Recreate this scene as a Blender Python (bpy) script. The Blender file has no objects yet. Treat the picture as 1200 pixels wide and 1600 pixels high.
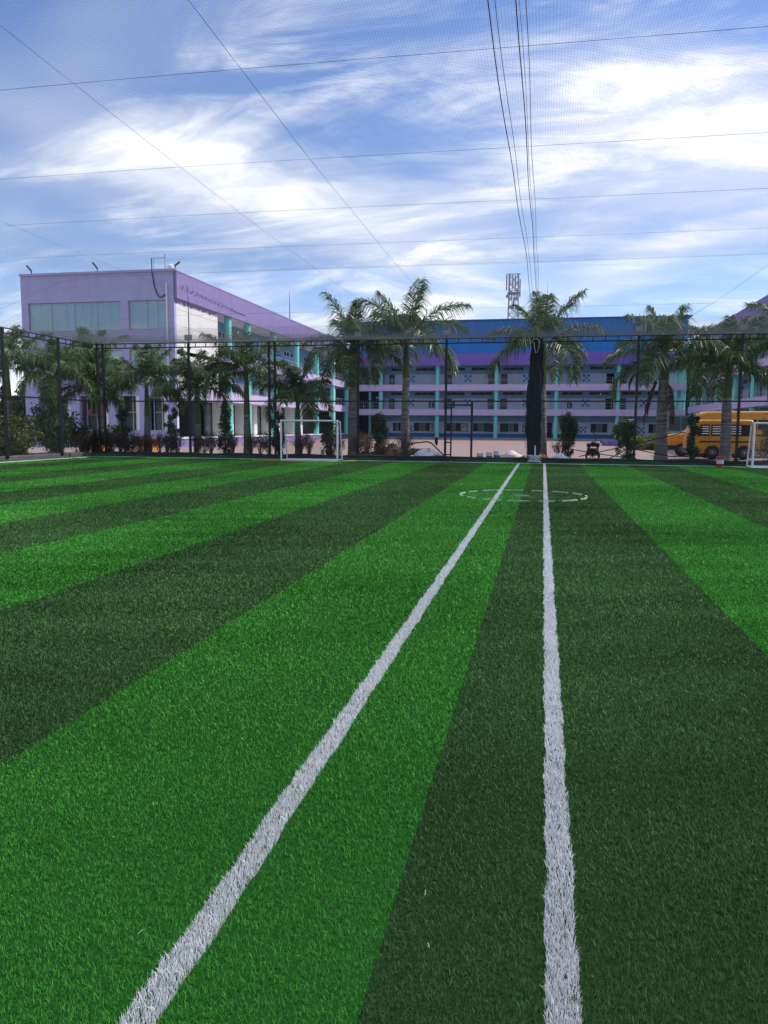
import bpy, bmesh, math, random
import numpy as np
from mathutils import Vector, Matrix

# ------------------------------------------------------------------ camera, sky, sun, exposure
S = bpy.context.scene
COL = S.collection
PITCH, YAW, ROLL, EYE = math.radians(6.325), math.radians(11.6), math.radians(0.4), 1.5
fw = Vector((-math.sin(YAW)*math.cos(PITCH), math.cos(YAW)*math.cos(PITCH), -math.sin(PITCH)))
rt = Vector((math.cos(YAW), math.sin(YAW), 0))
up = rt.cross(fw)
rt2 = rt*math.cos(ROLL) + up*math.sin(ROLL)
up2 = up*math.cos(ROLL) - rt*math.sin(ROLL)
cam_d = bpy.data.cameras.new('camera')
cam = bpy.data.objects.new('camera', cam_d); COL.objects.link(cam)
cam.matrix_world = Matrix(((rt2.x, up2.x, -fw.x, 0), (rt2.y, up2.y, -fw.y, 0), (rt2.z, up2.z, -fw.z, EYE), (0, 0, 0, 1)))
cam_d.sensor_fit = 'VERTICAL'; cam_d.sensor_height = 32; cam_d.lens = 24
cam_d.clip_start = 0.05; cam_d.clip_end = 5000
S.camera = cam
S.render.resolution_x, S.render.resolution_y = 768, 1024

SUN_AZ, SUN_EL = math.radians(62), math.radians(48)      # azimuth from +Y towards +X
world = bpy.data.worlds.new('World'); S.world = world; world.use_nodes = True
def build_world():
    nt = world.node_tree; N = nt.nodes; L = nt.links
    for n in list(N): N.remove(n)
    out = N.new('ShaderNodeOutputWorld'); bg = N.new('ShaderNodeBackground'); bg.inputs['Strength'].default_value = 0.10
    sky = N.new('ShaderNodeTexSky'); sky.sky_type = 'NISHITA'; sky.sun_disc = False
    sky.sun_elevation = SUN_EL; sky.sun_rotation = SUN_AZ; sky.air_density = 1.0; sky.dust_density = 0.6; sky.ozone_density = 2.0
    tc = N.new('ShaderNodeTexCoord'); sep = N.new('ShaderNodeSeparateXYZ'); L.new(tc.outputs['Generated'], sep.inputs[0])
    def math_(op, a, b=None):
        m = N.new('ShaderNodeMath'); m.operation = op
        for i, s in enumerate((a, b)):
            if s is None: continue
            if isinstance(s, (int, float)): m.inputs[i].default_value = s
            else: L.new(s, m.inputs[i])
        return m.outputs[0]
    zc = math_('ADD', math_('MAXIMUM', sep.outputs['Z'], 0.0), 0.32)
    cx = math_('DIVIDE', sep.outputs['X'], zc); cy = math_('DIVIDE', sep.outputs['Y'], zc)
    comb = N.new('ShaderNodeCombineXYZ'); L.new(cx, comb.inputs[0]); L.new(cy, comb.inputs[1])
    def layer(rot, scale, loc, nscale, detail, rough, dist):
        mp = N.new('ShaderNodeMapping'); mp.inputs['Rotation'].default_value = (0, 0, math.radians(rot))
        mp.inputs['Scale'].default_value = scale; mp.inputs['Location'].default_value = loc
        L.new(comb.outputs[0], mp.inputs[0])
        nz = N.new('ShaderNodeTexNoise'); nz.inputs['Scale'].default_value = nscale; nz.inputs['Detail'].default_value = detail
        nz.inputs['Roughness'].default_value = rough; nz.inputs['Distortion'].default_value = dist
        L.new(mp.outputs[0], nz.inputs['Vector']); return nz.outputs['Fac']
    def ramp(f, a, b):
        r = N.new('ShaderNodeMapRange'); r.interpolation_type = 'SMOOTHSTEP'
        r.inputs['From Min'].default_value = a; r.inputs['From Max'].default_value = b
        L.new(f, r.inputs['Value']); return r.outputs[0]
    big = ramp(layer(20, (0.75, 1.0, 1), (0.53, 33.5, 0), 1.15, 3, 0.45, 0.6), 0.45, 0.68)
    fib = ramp(layer(140, (0.62, 1.6, 1), (0.7, 5.1, 0), 1.7, 9, 0.60, 1.5), 0.38, 0.63)
    fine = ramp(layer(110, (0.6, 2.2, 1), (2.0, 9.4, 0), 3.6, 9, 0.62, 1.2), 0.38, 0.70)
    c1 = math_('MULTIPLY', big, math_('ADD', math_('MULTIPLY', fib, 0.60), 0.50))
    c2 = math_('MULTIPLY', math_('MULTIPLY', fib, fine), 0.62)
    cov = math_('MINIMUM', math_('ADD', c1, c2), 1.0)
    # thin milky veil that thickens towards the horizon
    veil = math_('POWER', math_('SUBTRACT', 1.0, math_('MAXIMUM', sep.outputs['Z'], 0.0)), 7.0)
    cov = math_('MINIMUM', math_('ADD', math_('ADD', cov, math_('MULTIPLY', veil, 0.35)), 0.03), 1.0)
    mix = N.new('ShaderNodeMix'); mix.data_type = 'RGBA'
    hs = N.new('ShaderNodeMix'); hs.data_type = 'RGBA'; hs.blend_type = 'MULTIPLY'; hs.inputs['Factor'].default_value = 1.0
    L.new(sky.outputs[0], hs.inputs['A']); hs.inputs['B'].default_value = (0.92, 1.14, 1.54, 1)
    L.new(cov, mix.inputs['Factor']); L.new(hs.outputs['Result'], mix.inputs['A']); mix.inputs['B'].default_value = (10.3, 10.5, 11.1, 1)
    L.new(mix.outputs['Result'], bg.inputs['Color']); L.new(bg.outputs[0], out.inputs['Surface'])
build_world()

sun_d = bpy.data.lights.new('sun', 'SUN'); sun_d.energy = 3.6; sun_d.angle = math.radians(0.6); sun_d.color = (1, 0.95, 0.87)
sun = bpy.data.objects.new('sun', sun_d); COL.objects.link(sun)
to_sun = Vector((math.sin(SUN_AZ)*math.cos(SUN_EL), math.cos(SUN_AZ)*math.cos(SUN_EL), math.sin(SUN_EL)))
sun.rotation_euler = to_sun.to_track_quat('Z', 'Y').to_euler(); sun.location = to_sun*80
S.view_settings.view_transform = 'Standard'; S.view_settings.look = 'None'
S.view_settings.exposure = 0.2; S.view_settings.gamma = 1.0; S.view_settings.use_curve_mapping = False
S.render.engine = 'CYCLES'; S.cycles.use_denoising = True

# ------------------------------------------------------------------ helpers
rng = np.random.default_rng(7); random.seed(7)
R = math.radians
MATS = {}
def mat(name, color, rough=0.6, var=0.12, scale=6.0, bump=0.0, metal=0.0, spec=0.4, translucent=0.0, stretch=(1, 1, 1), dirt=0.0, alpha_v=False):
    """plain painted / natural surface: base colour broken up by object-space noise, optional fine bump"""
    if name in MATS: return MATS[name]
    m = bpy.data.materials.new(name); m.use_nodes = True; MATS[name] = m
    nt = m.node_tree; N = nt.nodes; L = nt.links; b = N['Principled BSDF']
    b.inputs['Roughness'].default_value = rough; b.inputs['Metallic'].default_value = metal
    b.inputs['Specular IOR Level'].default_value = spec
    tc = N.new('ShaderNodeTexCoord'); mp = N.new('ShaderNodeMapping'); mp.inputs['Scale'].default_value = stretch
    L.new(tc.outputs['Object'], mp.inputs[0])
    nz = N.new('ShaderNodeTexNoise'); nz.inputs['Scale'].default_value = scale; nz.inputs['Detail'].default_value = 6
    L.new(mp.outputs[0], nz.inputs['Vector'])
    rp = N.new('ShaderNodeValToRGB'); c = Vector(color)
    lo = c*(1-var); hi = c*(1+var)
    rp.color_ramp.elements[0].position = 0.3; rp.color_ramp.elements[1].position = 0.7
    rp.color_ramp.elements[0].color = (*lo, 1); rp.color_ramp.elements[1].color = (*hi, 1)
    src = nz.outputs['Fac']
    if alpha_v:
        at = N.new('ShaderNodeAttribute'); at.attribute_name = 'v'; src = at.outputs['Fac']
        rp.color_ramp.elements[0].position = 0.0; rp.color_ramp.elements[1].position = 1.0
    L.new(src, rp.inputs['Fac']); col = rp.outputs['Color']
    if dirt:
        n2 = N.new('ShaderNodeTexNoise'); n2.inputs['Scale'].default_value = 0.9; n2.inputs['Detail'].default_value = 8
        m2 = N.new('ShaderNodeMapping'); m2.inputs['Scale'].default_value = (1.6, 1.6, 0.25); L.new(tc.outputs['Object'], m2.inputs[0]); L.new(m2.outputs[0], n2.inputs['Vector'])
        r2 = N.new('ShaderNodeMapRange'); r2.inputs['From Min'].default_value = 0.5; r2.inputs['From Max'].default_value = 0.75
        r2.inputs['To Max'].default_value = dirt; L.new(n2.outputs['Fac'], r2.inputs['Value'])
        mx = N.new('ShaderNodeMix'); mx.data_type = 'RGBA'; L.new(r2.outputs[0], mx.inputs['Factor'])
        L.new(col, mx.inputs['A']); mx.inputs['B'].default_value = (c[0]*.45+.03, c[1]*.45+.028, c[2]*.45+.025, 1); col = mx.outputs['Result']
    L.new(col, b.inputs['Base Color'])
    if bump:
        bp = N.new('ShaderNodeBump'); bp.inputs['Strength'].default_value = bump; bp.inputs['Distance'].default_value = 0.02
        L.new(nz.outputs['Fac'], bp.inputs['Height']); L.new(bp.outputs[0], b.inputs['Normal'])
    if translucent:
        t = N.new('ShaderNodeBsdfTranslucent'); L.new(col, t.inputs['Color']); ms = N.new('ShaderNodeMixShader')
        ms.inputs[0].default_value = translucent; L.new(b.outputs[0], ms.inputs[1]); L.new(t.outputs[0], ms.inputs[2])
        L.new(ms.outputs[0], N['Material Output'].inputs['Surface'])
    return m
def glass(name, color, rough=0.08):
    return mat(name, color, rough=rough, var=0.15, scale=0.8, spec=0.6)

OFF = {}
class MB:
    def __init__(s): s.v = []; s.f = []
    def add(s, v, f):
        o = len(s.v); s.v += [tuple(p) for p in v]; s.f += [tuple(i+o for i in q) for q in f]; return s
    def box(s, x0, x1, y0, y1, z0, z1):
        return s.add([(x0,y0,z0),(x1,y0,z0),(x1,y1,z0),(x0,y1,z0),(x0,y0,z1),(x1,y0,z1),(x1,y1,z1),(x0,y1,z1)],
                     [(0,3,2,1),(4,5,6,7),(0,1,5,4),(1,2,6,5),(2,3,7,6),(3,0,4,7)])
    def tube(s, pts, r, n=6, cap=True):
        pts = [Vector(p) for p in pts]; k = len(pts)
        rs = r if isinstance(r, (list, tuple)) else [r]*k
        V = []; F = []
        for i, p in enumerate(pts):
            d = (pts[min(i+1, k-1)] - pts[max(i-1, 0)]).normalized()
            a = Vector((0, 0, 1)) if abs(d.z) < 0.9 else Vector((1, 0, 0))
            u = d.cross(a).normalized(); w = u.cross(d)
            for j in range(n):
                t = 2*math.pi*j/n; V.append(p + (u*math.cos(t) + w*math.sin(t))*rs[i])
        for i in range(k-1):
            for j in range(n): F.append((i*n+j, i*n+(j+1) % n, (i+1)*n+(j+1) % n, (i+1)*n+j))
        if cap: F.append(tuple(range(n-1, -1, -1))); F.append(tuple((k-1)*n+j for j in range(n)))
        return s.add(V, F)
    def bar(s, a, b, w, h=None):
        """square-section bar between two points"""
        h = h or w; a = Vector(a); b = Vector(b); d = (b-a).normalized()
        q = Vector((0, 0, 1)) if abs(d.z) < 0.9 else Vector((0, 1, 0))
        u = d.cross(q).normalized()*w/2; k = u.normalized().cross(d)*h/2
        V = [a-u-k, a+u-k, a+u+k, a-u+k, b-u-k, b+u-k, b+u+k, b-u+k]
        return s.add(V, [(0,3,2,1),(4,5,6,7),(0,1,5,4),(1,2,6,5),(2,3,7,6),(3,0,4,7)])
    def lathe(s, prof, c=(0, 0, 0), n=16, jit=None):
        V = []; F = []; k = len(prof)
        for i, (r, z) in enumerate(prof):
            for j in range(n):
                t = 2*math.pi*j/n; q = r*(jit(t, z) if jit else 1)
                V.append((c[0]+q*math.cos(t), c[1]+q*math.sin(t), c[2]+z))
        for i in range(k-1):
            for j in range(n): F.append((i*n+j, i*n+(j+1) % n, (i+1)*n+(j+1) % n, (i+1)*n+j))
        F.append(tuple(range(n-1, -1, -1))); F.append(tuple((k-1)*n+j for j in range(n)))
        return s.add(V, F)
    def loft(s, secs):
        """secs: list of equal-length point rings"""
        n = len(secs[0]); V = [p for q in secs for p in q]; F = []
        for i in range(len(secs)-1):
            for j in range(n): F.append((i*n+j, i*n+(j+1) % n, (i+1)*n+(j+1) % n, (i+1)*n+j))
        F.append(tuple(range(n-1, -1, -1))); F.append(tuple((len(secs)-1)*n+j for j in range(n)))
        return s.add(V, F)
    def prism(s, poly, y0, y1):
        """polygon in XZ extruded along Y"""
        n = len(poly)
        V = [(x, y0, z) for x, z in poly] + [(x, y1, z) for x, z in poly]
        F = [tuple(range(n)), tuple(range(2*n-1, n-1, -1))] + [(i, i+n, (i+1) % n+n, (i+1) % n) for i in range(n)]
        return s.add(V, F)
    def build(s, name, m, parent=None, smooth=False, bevel=0.0, world=True):
        me = bpy.data.meshes.new(name)
        o_ = OFF.get(parent.name, (0, 0, 0)) if (parent and world) else (0, 0, 0)
        me.from_pydata([(x-o_[0], y-o_[1], z-o_[2]) for x, y, z in s.v], [], s.f); me.update()
        bm = bmesh.new(); bm.from_mesh(me); bmesh.ops.recalc_face_normals(bm, faces=bm.faces)
        if bevel: bmesh.ops.bevel(bm, geom=list(bm.edges), offset=bevel, segments=2, affect='EDGES', profile=0.5, clamp_overlap=True)
        bm.to_mesh(me); bm.free()
        if smooth:
            me.polygons.foreach_set('use_smooth', [True]*len(me.polygons))
            try: me.set_sharp_from_angle(angle=R(40))
            except Exception: pass
        return link(name, me, m, parent)
def link(name, me, m, parent=None):
    o = bpy.data.objects.new(name, me); COL.objects.link(o)
    for q in (m if isinstance(m, (list, tuple)) else [m]): me.materials.append(q) if len(me.materials) < (len(m) if isinstance(m, (list, tuple)) else 1) else None
    if parent: o.parent = parent; OFF[o.name] = OFF.get(parent.name, (0, 0, 0))
    return o
def tag(o, label, cat, group=None):
    o['label'] = label; o['category'] = cat
    if group: o['group'] = group
    return o
def struct(o): o['kind'] = 'structure'; return o
def thing(name, label, cat, loc, group=None):
    o = bpy.data.objects.new(name, None); COL.objects.link(o); o.location = loc; o.empty_display_size = 0.2
    OFF[o.name] = tuple(loc); return tag(o, label, cat, group)
def dup(root, loc, rotz=0.0, scale=1.0, label=None):
    r = root.copy(); COL.objects.link(r); r.location = loc; r.rotation_euler = (0, 0, rotz); r.scale = (scale,)*3
    if label: r['label'] = label
    for ch in list(root.children):
        c = ch.copy(); COL.objects.link(c); c.parent = r
        for g in list(ch.children):
            d = g.copy(); COL.objects.link(d); d.parent = c
    return r
def np_mesh(name, V, T, v=None):
    me = bpy.data.meshes.new(name); n = len(T)
    me.vertices.add(len(V)); me.vertices.foreach_set('co', np.ascontiguousarray(V, dtype=np.float32).ravel())
    me.loops.add(3*n); me.loops.foreach_set('vertex_index', np.ascontiguousarray(T, dtype=np.int32).ravel())
    me.polygons.add(n); me.polygons.foreach_set('loop_start', np.arange(0, 3*n, 3, dtype=np.int32))
    if v is not None:
        a = me.attributes.new('v', 'FLOAT', 'POINT'); a.data.foreach_set('value', np.ascontiguousarray(v, dtype=np.float32))
    me.update(calc_edges=True); return me

def noise2(x, y, seed=0, f=1.0):
    r = np.random.default_rng(seed); o = np.zeros_like(x)
    for k in range(7):
        a = r.uniform(0, 2*math.pi); q = f*r.uniform(0.5, 2.2); o += np.sin((x*math.cos(a)+y*math.sin(a))*q + r.uniform(0, 6.28))
    return o/3.2

# ------------------------------------------------------------------ colours
M_dark = mat('turf_dark', (0.066, 0.158, 0.042), rough=0.5, var=0.85, alpha_v=True, spec=0.10, translucent=0.2)
M_bright = mat('turf_bright', (0.072, 0.292, 0.040), rough=0.5, var=0.75, alpha_v=True, spec=0.10, translucent=0.2)
M_white = mat('turf_white', (0.73, 0.73, 0.74), rough=0.5, var=0.2, alpha_v=True, translucent=0.15)
M_back_d = mat('turf_backing_dark', (0.011, 0.031, 0.011), spec=0.03, rough=0.9, var=0.35, scale=40)
M_back_b = mat('turf_backing_bright', (0.011, 0.062, 0.011), spec=0.03, rough=0.9, var=0.35, scale=40)
M_paintw = mat('line_white', (0.62, 0.64, 0.62), rough=0.8, var=0.15, scale=30)
M_dash = mat('line_worn', (0.30, 0.40, 0.30), rough=0.8, var=0.3, scale=14)
M_painty = mat('line_yellow', (0.45, 0.42, 0.06), rough=0.8, var=0.15, scale=30)
M_black = mat('black_steel', (0.014, 0.014, 0.020), rough=0.45, var=0.25, scale=8)
M_net = mat('black_net', (0.085, 0.095, 0.10), rough=0.7, var=0.1)
M_purple = mat('purple_paint', (0.245, 0.195, 0.40), rough=0.7, var=0.06, scale=1.2, dirt=0.22)
M_gable = mat('gable_paint', (0.41, 0.40, 0.64), rough=0.7, var=0.06, scale=1.2, dirt=0.22)
M_eave = mat('deep_purple', (0.19, 0.12, 0.44), rough=0.6, var=0.05, scale=1.5, dirt=0.1)
M_lav = mat('lavender_paint', (0.58, 0.49, 0.70), rough=0.7, var=0.05, scale=1.5, dirt=0.2)
M_blue = mat('blue_sheet', (0.012, 0.19, 0.55), rough=0.4, var=0.08, scale=1.0, dirt=0.15)
M_turq = mat('turquoise_paint', (0.21, 0.70, 0.60), rough=0.6, var=0.06, dirt=0.15)
M_wallb = mat('blue_wall', (0.17, 0.38, 0.53), rough=0.75, var=0.06, scale=1.5, dirt=0.2)
M_wallp = mat('pale_wall', (0.56, 0.62, 0.68), rough=0.75, var=0.05, scale=1.5, dirt=0.25)
M_cream = mat('cream_wall', (0.76, 0.745, 0.71), rough=0.75, var=0.05, scale=1.2, dirt=0.2)
M_stripe = mat('dado_blue', (0.03, 0.15, 0.38), rough=0.6, var=0.08)
M_glass = mat('dark_glass', (0.012, 0.014, 0.018), rough=0.25, var=0.3, scale=0.8, spec=0.25)
M_curt = mat('curtain', (0.34, 0.47, 0.50), rough=0.8, var=0.12, scale=3, stretch=(4, 4, .2))
M_pane = None
M_frame = mat('white_frame', (0.62, 0.64, 0.66), rough=0.5, var=0.05)
M_wframe = mat('window_frame', (0.40, 0.42, 0.44), rough=0.5, var=0.1)
M_rail = mat('rail_grey', (0.36, 0.41, 0.44), rough=0.5, var=0.1)
M_door = mat('brown_door', (0.075, 0.045, 0.035), rough=0.5, var=0.2, scale=5)
M_grey = mat('grey_metal', (0.32, 0.33, 0.35), rough=0.45, var=0.1, metal=0.6)
M_whitem = mat('white_metal', (0.74, 0.75, 0.78), rough=0.4, var=0.05, scale=4, dirt=0.15)
M_soil = mat('soil', (0.075, 0.050, 0.034), rough=0.95, var=0.5, scale=5, bump=0.8)
M_conc = mat('concrete', (0.33, 0.31, 0.29), rough=0.9, var=0.15, scale=3, bump=0.3, dirt=0.3)
M_dark_in = mat('dark_interior', (0.035, 0.04, 0.05), rough=0.8, var=0.2)  # shade of voids and rooms put into the base colour; also a dark door
M_trunk = mat('palm_trunk', (0.20, 0.185, 0.172), rough=0.85, var=0.5, scale=2.6, bump=0.8, stretch=(.8, .8, 7), dirt=0.4)
M_shaft = mat('crownshaft', (0.085, 0.125, 0.030), rough=0.5, var=0.35, scale=2.2, stretch=(2, 2, .4))
M_frond = mat('palm_leaf', (0.088, 0.146, 0.050), rough=0.42, var=0.55, alpha_v=True, spec=0.45, translucent=0.28)
M_frond_y = mat('palm_leaf_young', (0.085, 0.155, 0.040), rough=0.42, var=0.55, alpha_v=True, spec=0.45, translucent=0.28)
M_dead = mat('dead_leaf', (0.115, 0.075, 0.048), rough=0.8, var=0.5, alpha_v=True, translucent=0.1)

# ------------------------------------------------------------------ ground
def plane(name, x0, x1, y0, y1, z, m, parent=None):
    return MB().add([(x0, y0, z), (x1, y0, z), (x1, y1, z), (x0, y1, z)], [(0, 1, 2, 3)]).build(name, m, parent)
M_ground = mat('bare_ground', (0.26, 0.20, 0.15), rough=0.95, var=0.25, scale=0.3, bump=0.3)
struct(plane('ground', -1500, 1500, -800, 3000, -0.06, M_ground))
def paver_mat():
    m = bpy.data.materials.new('pavers'); m.use_nodes = True; N = m.node_tree.nodes; L = m.node_tree.links; b = N['Principled BSDF']
    tc = N.new('ShaderNodeTexCoord'); br = N.new('ShaderNodeTexBrick'); br.inputs['Scale'].default_value = 1.0
    br.inputs['Color1'].default_value = (0.31, 0.20, 0.18, 1); br.inputs['Color2'].default_value = (0.25, 0.18, 0.17, 1); br.inputs['Mortar'].default_value = (0.19, 0.14, 0.13, 1)
    br.inputs['Brick Width'].default_value = 0.4; br.inputs['Row Height'].default_value = 0.2; br.inputs['Mortar Size'].default_value = 0.01
    L.new(tc.outputs['Object'], br.inputs['Vector'])
    nz = N.new('ShaderNodeTexNoise'); nz.inputs['Scale'].default_value = 0.35; nz.inputs['Detail'].default_value = 7; L.new(tc.outputs['Object'], nz.inputs['Vector'])
    mx = N.new('ShaderNodeMix'); mx.data_type = 'RGBA'; mx.blend_type = 'OVERLAY'; mx.inputs['Factor'].default_value = 0.5
    L.new(br.outputs['Color'], mx.inputs['A']); L.new(nz.outputs['Color'], mx.inputs['B'])
    hs = N.new('ShaderNodeMix'); hs.data_type = 'RGBA'; hs.inputs['Factor'].default_value = 0.5; L.new(mx.outputs['Result'], hs.inputs['A']); L.new(br.outputs['Color'], hs.inputs['B'])
    L.new(hs.outputs['Result'], b.inputs['Base Color']); b.inputs['Roughness'].default_value = 0.9
    return m
struct(plane('courtyard_pavement', -60, 45, 36.5, 104, -0.02, paver_mat()))
bed = MB()
for i in range(60):
    for j in range(8):
        x = -26 + i*0.75; y = 33.75 + j*0.5
        z = lambda a, b_: 0.02 + 0.05*math.sin(a*3.1+b_*2.2)*math.sin(a*1.3-b_*4.1)
        bed.add([(x, y, z(x, y)), (x+.75, y, z(x+.75, y)), (x+.75, y+.5, z(x+.75, y+.5)), (x, y+.5, z(x, y+.5))], [(0, 1, 2, 3)])
struct(bed.build('planting_bed', M_soil, smooth=True))

# ------------------------------------------------------------------ artificial turf: rolls laid side by side, each with its pile
turf = bpy.data.objects.new('artificial_turf', None); COL.objects.link(turf); struct(turf); OFF[turf.name] = (0, 0, 0)
turf['label'] = 'striped artificial turf pitch of dark and bright green rolls'
END, LEFT = 33.0, -20.7
LINES = [(0.095, 0.045), (-0.95, 0.045)]
CC, CRAD = (-0.4, 17.2), 1.38
dash_ang = [(a, 9.5 if k % 3 else 7.0) for k, a in enumerate(np.arange(4, 364, 24.0))]
def wob(y, k): return 0.003*np.sin(y*5.3+k*2.1) + 0.003*np.sin(y*13.1+k) + 0.002*np.sin(y*31+k*5)
def keep_green(x, y):
    k = np.ones(len(x), bool)
    for i, (lx, hw) in enumerate(LINES): k &= np.abs(x - lx - wob(y, i)) > hw
    r = np.hypot(x-CC[0], y-CC[1]); on = np.abs(r-CRAD) < 0.045
    a = np.degrees(np.arctan2(y-CC[1], x-CC[0])) % 360; hit = np.zeros(len(x), bool)
    for d, h in dash_ang: hit |= np.abs((a-d+180) % 360-180) < h
    k &= ~(on & hit); k &= ~((np.abs(y-17.1) < .045) & (np.abs(x+.42) < .16)); return k
def blades(x, y, ln, wd, seg, z0=0.0, upright=1.0, lean_amp=1.0):
    """grass blades at (x,y): tapered strips leaning with a slowly turning nap"""
    n = len(x); lx = 0.09*noise2(x*.7, y*1.4, 3, 2.6)*lean_amp + rng.normal(0, .30, n); ly = 0.05*lean_amp*noise2(x, y, 9, 1.6) + rng.normal(0, .30, n)
    ln = ln*rng.uniform(.7, 1.25, n)*(1+0.16*noise2(x, y, 21, 5.0)); d = np.stack([lx, ly, np.full(n, upright)], 1); d /= np.linalg.norm(d, axis=1)[:, None]
    a = rng.uniform(0, math.pi, n); sd = np.stack([np.cos(a), np.sin(a), np.zeros(n)], 1)*(np.asarray(wd)/2).reshape(-1, 1)
    base = np.stack([x, y, np.full(n, z0)], 1); tip = base + d*ln[:, None]*1.0; tip[:, :2] += d[:, :2]*ln[:, None]*.45; tip[:, 2] -= .12*ln
    v = np.clip(rng.beta(2, 2, n)*.8 + .1 + .11*noise2(x, y, 31, 1.1) + .09*noise2(x*.6, y*3, 35, 2.2), 0, 1)
    if seg == 2:
        mid = base + d*ln[:, None]*.5
        V = np.stack([base-sd, base+sd, mid-sd*.85, mid+sd*.85, tip], 1).reshape(-1, 3); i = np.arange(n)[:, None]*5
        T = np.concatenate([i+[0, 1, 3], i+[0, 3, 2], i+[2, 3, 4]], 0); return V, T, np.repeat(v, 5)
    V = np.stack([base-sd, base+sd, tip], 1).reshape(-1, 3); i = np.arange(n)[:, None]*3
    return V, i+[0, 1, 2], np.repeat(v, 3)
def density(y): return np.maximum(720.0, 36000.0*np.minimum(1.0, (2.0/y)**1.7))
YG = np.linspace(1.0, 33.0, 1200)
bounds = [-21.0, -19.2, -17.3, -15.4, -13.5, -11.65, -9.8, -8.0, -6.1, -4.25, -2.3, -.42, 1.5, 3.38, 5.2, 7.1, 9.0, 10.9, 12.8]
for k in range(len(bounds)-1):
    x0, x1 = bounds[k], bounds[k+1]; bright = (k % 2 == 0)
    st = plane('turf_strip', x0, x1, -4, 33.2, 0.0, M_back_b if bright else M_back_d, turf)
    parts = []
    lo = np.maximum(x0, -.83*YG-1.1); hi = np.minimum(x1, .33*YG+1.7); wd_ = np.maximum(0, hi-lo)*density(YG); cum = np.concatenate([[0], np.cumsum((wd_[1:]+wd_[:-1])/2*np.diff(YG))])
    n = int(cum[-1]); y = np.interp(rng.uniform(0, cum[-1], n), cum, YG); x = rng.uniform(0, 1, n); l_ = np.maximum(x0, -.83*y-1.1); h_ = np.minimum(x1, .33*y+1.7); x = l_+(h_-l_)*x
    xo = rng.uniform(x0, x1, 26000); yo = .2+16*rng.uniform(0, 1, 26000)**1.3; m_ = (xo > -.83*yo-2.8) & (xo < .33*yo+4.0) & ((xo < -.83*yo-1.1) | (xo > .33*yo+1.7) | (yo < 1.0)) & keep_green(xo, yo)
    if m_.any(): parts.append(blades(xo[m_], yo[m_], .030, .012, 1))
    ok = keep_green(x, y); x, y = x[ok], y[ok]; near = y < rng.uniform(2.4, 4.6, len(y))
    for sel, seg in ((near, 2), (~near, 1)):
        if sel.any():
            d_ = density(y[sel]); parts.append(blades(x[sel], y[sel], .0165+.0165*np.clip((y[sel]-2)/14, 0, 1), np.minimum(.014, 60.0/d_)*(1 if seg == 2 else 1.25), seg))
    if parts:
        Vs, Ts, vs, o = [], [], [], 0
        for V, T, v in parts: Vs.append(V); Ts.append(T+o); vs.append(v); o += len(V)
        g = link('grass_pile', np_mesh('grass_pile', np.concatenate(Vs), np.concatenate(Ts), np.concatenate(vs)), M_bright if bright else M_dark, st); g['kind'] = 'stuff'
for i, (lx, hw) in enumerate(LINES):                       # the two long inlaid white lines, bushier than the green pile
    Vs, Ts, vs, o = [], [], [], 0
    dw = lambda q: np.maximum(4200.0, 60000.0*np.minimum(1.0, (2.2/q)**1.35)); c_ = np.concatenate([[0], np.cumsum((dw(YG)[1:]+dw(YG)[:-1])/2*np.diff(YG))])*2*hw
    n = int(c_[-1]); y = np.interp(rng.uniform(0, c_[-1], n), c_, YG); x = lx + wob(y, i) + rng.uniform(-hw, hw, n); near = y < rng.uniform(2.6, 4.8, n)
    for sel, seg in ((near, 2), (~near, 1)):
        V, T, v = blades(x[sel], y[sel], .023+.012*np.clip((y[sel]-2)/12, 0, 1), np.minimum(.010, 116.0/dw(y[sel]))*(1 if seg == 2 else 1.3), seg, lean_amp=.3, upright=1.5); Vs.append(V); Ts.append(T+o); vs.append(v); o += len(V)
    w = link('white_line', np_mesh('white_line', np.concatenate(Vs), np.concatenate(Ts), np.concatenate(vs)), M_white, turf)
    w['label'] = ['straight white turf line running up to the post', 'slanting white turf line on the bright green stripe'][i]
def strip(name, pts, w, m, z=0.028):
    b = MB(); pts = [Vector(p) for p in pts]; V = []
    for i, p in enumerate(pts):
        d = (pts[min(i+1, len(pts)-1)]-pts[max(i-1, 0)]).normalized(); u = Vector((-d.y, d.x))*w/2
        V += [(p.x+u.x, p.y+u.y, z), (p.x-u.x, p.y-u.y, z), (p.x+u.x*1.15, p.y+u.y*1.15, 0), (p.x-u.x*1.15, p.y-u.y*1.15, 0)]
    F = []
    for i in range(len(pts)-1):
        a = 4*i; F += [(a, a+1, a+5, a+4), (a, a+4, a+6, a+2), (a+1, a+3, a+7, a+5)]
    b.add(V, F); return b.build(name, m, turf)
for d, h in dash_ang:
    pts = [(CC[0]+CRAD*math.cos(R(d+t*h)), CC[1]+CRAD*math.sin(R(d+t*h))) for t in np.linspace(-1, 1, 6)]
    strip('circle_dash', pts, .032, M_dash, .03)
strip('circle_dash', [(-.58, 17.1), (-.26, 17.1)], .038, M_dash, .03)
strip('boundary_line', [(LEFT, 32.92), (12.5, 32.92)], .06, M_paintw)
strip('boundary_line', [(LEFT, 5), (LEFT, 32.9)], .07, M_paintw)
strip('yellow_line', [(-12.3, 31.6), (-8.9, 31.3), (-8.0, 32.8)], .07, M_painty)
strip('yellow_line', [(7.35, 32.8), (7.6, 32.1), (12.4, 32.1)], .07, M_painty)
sv, stt, o = [], [], 0
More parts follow.
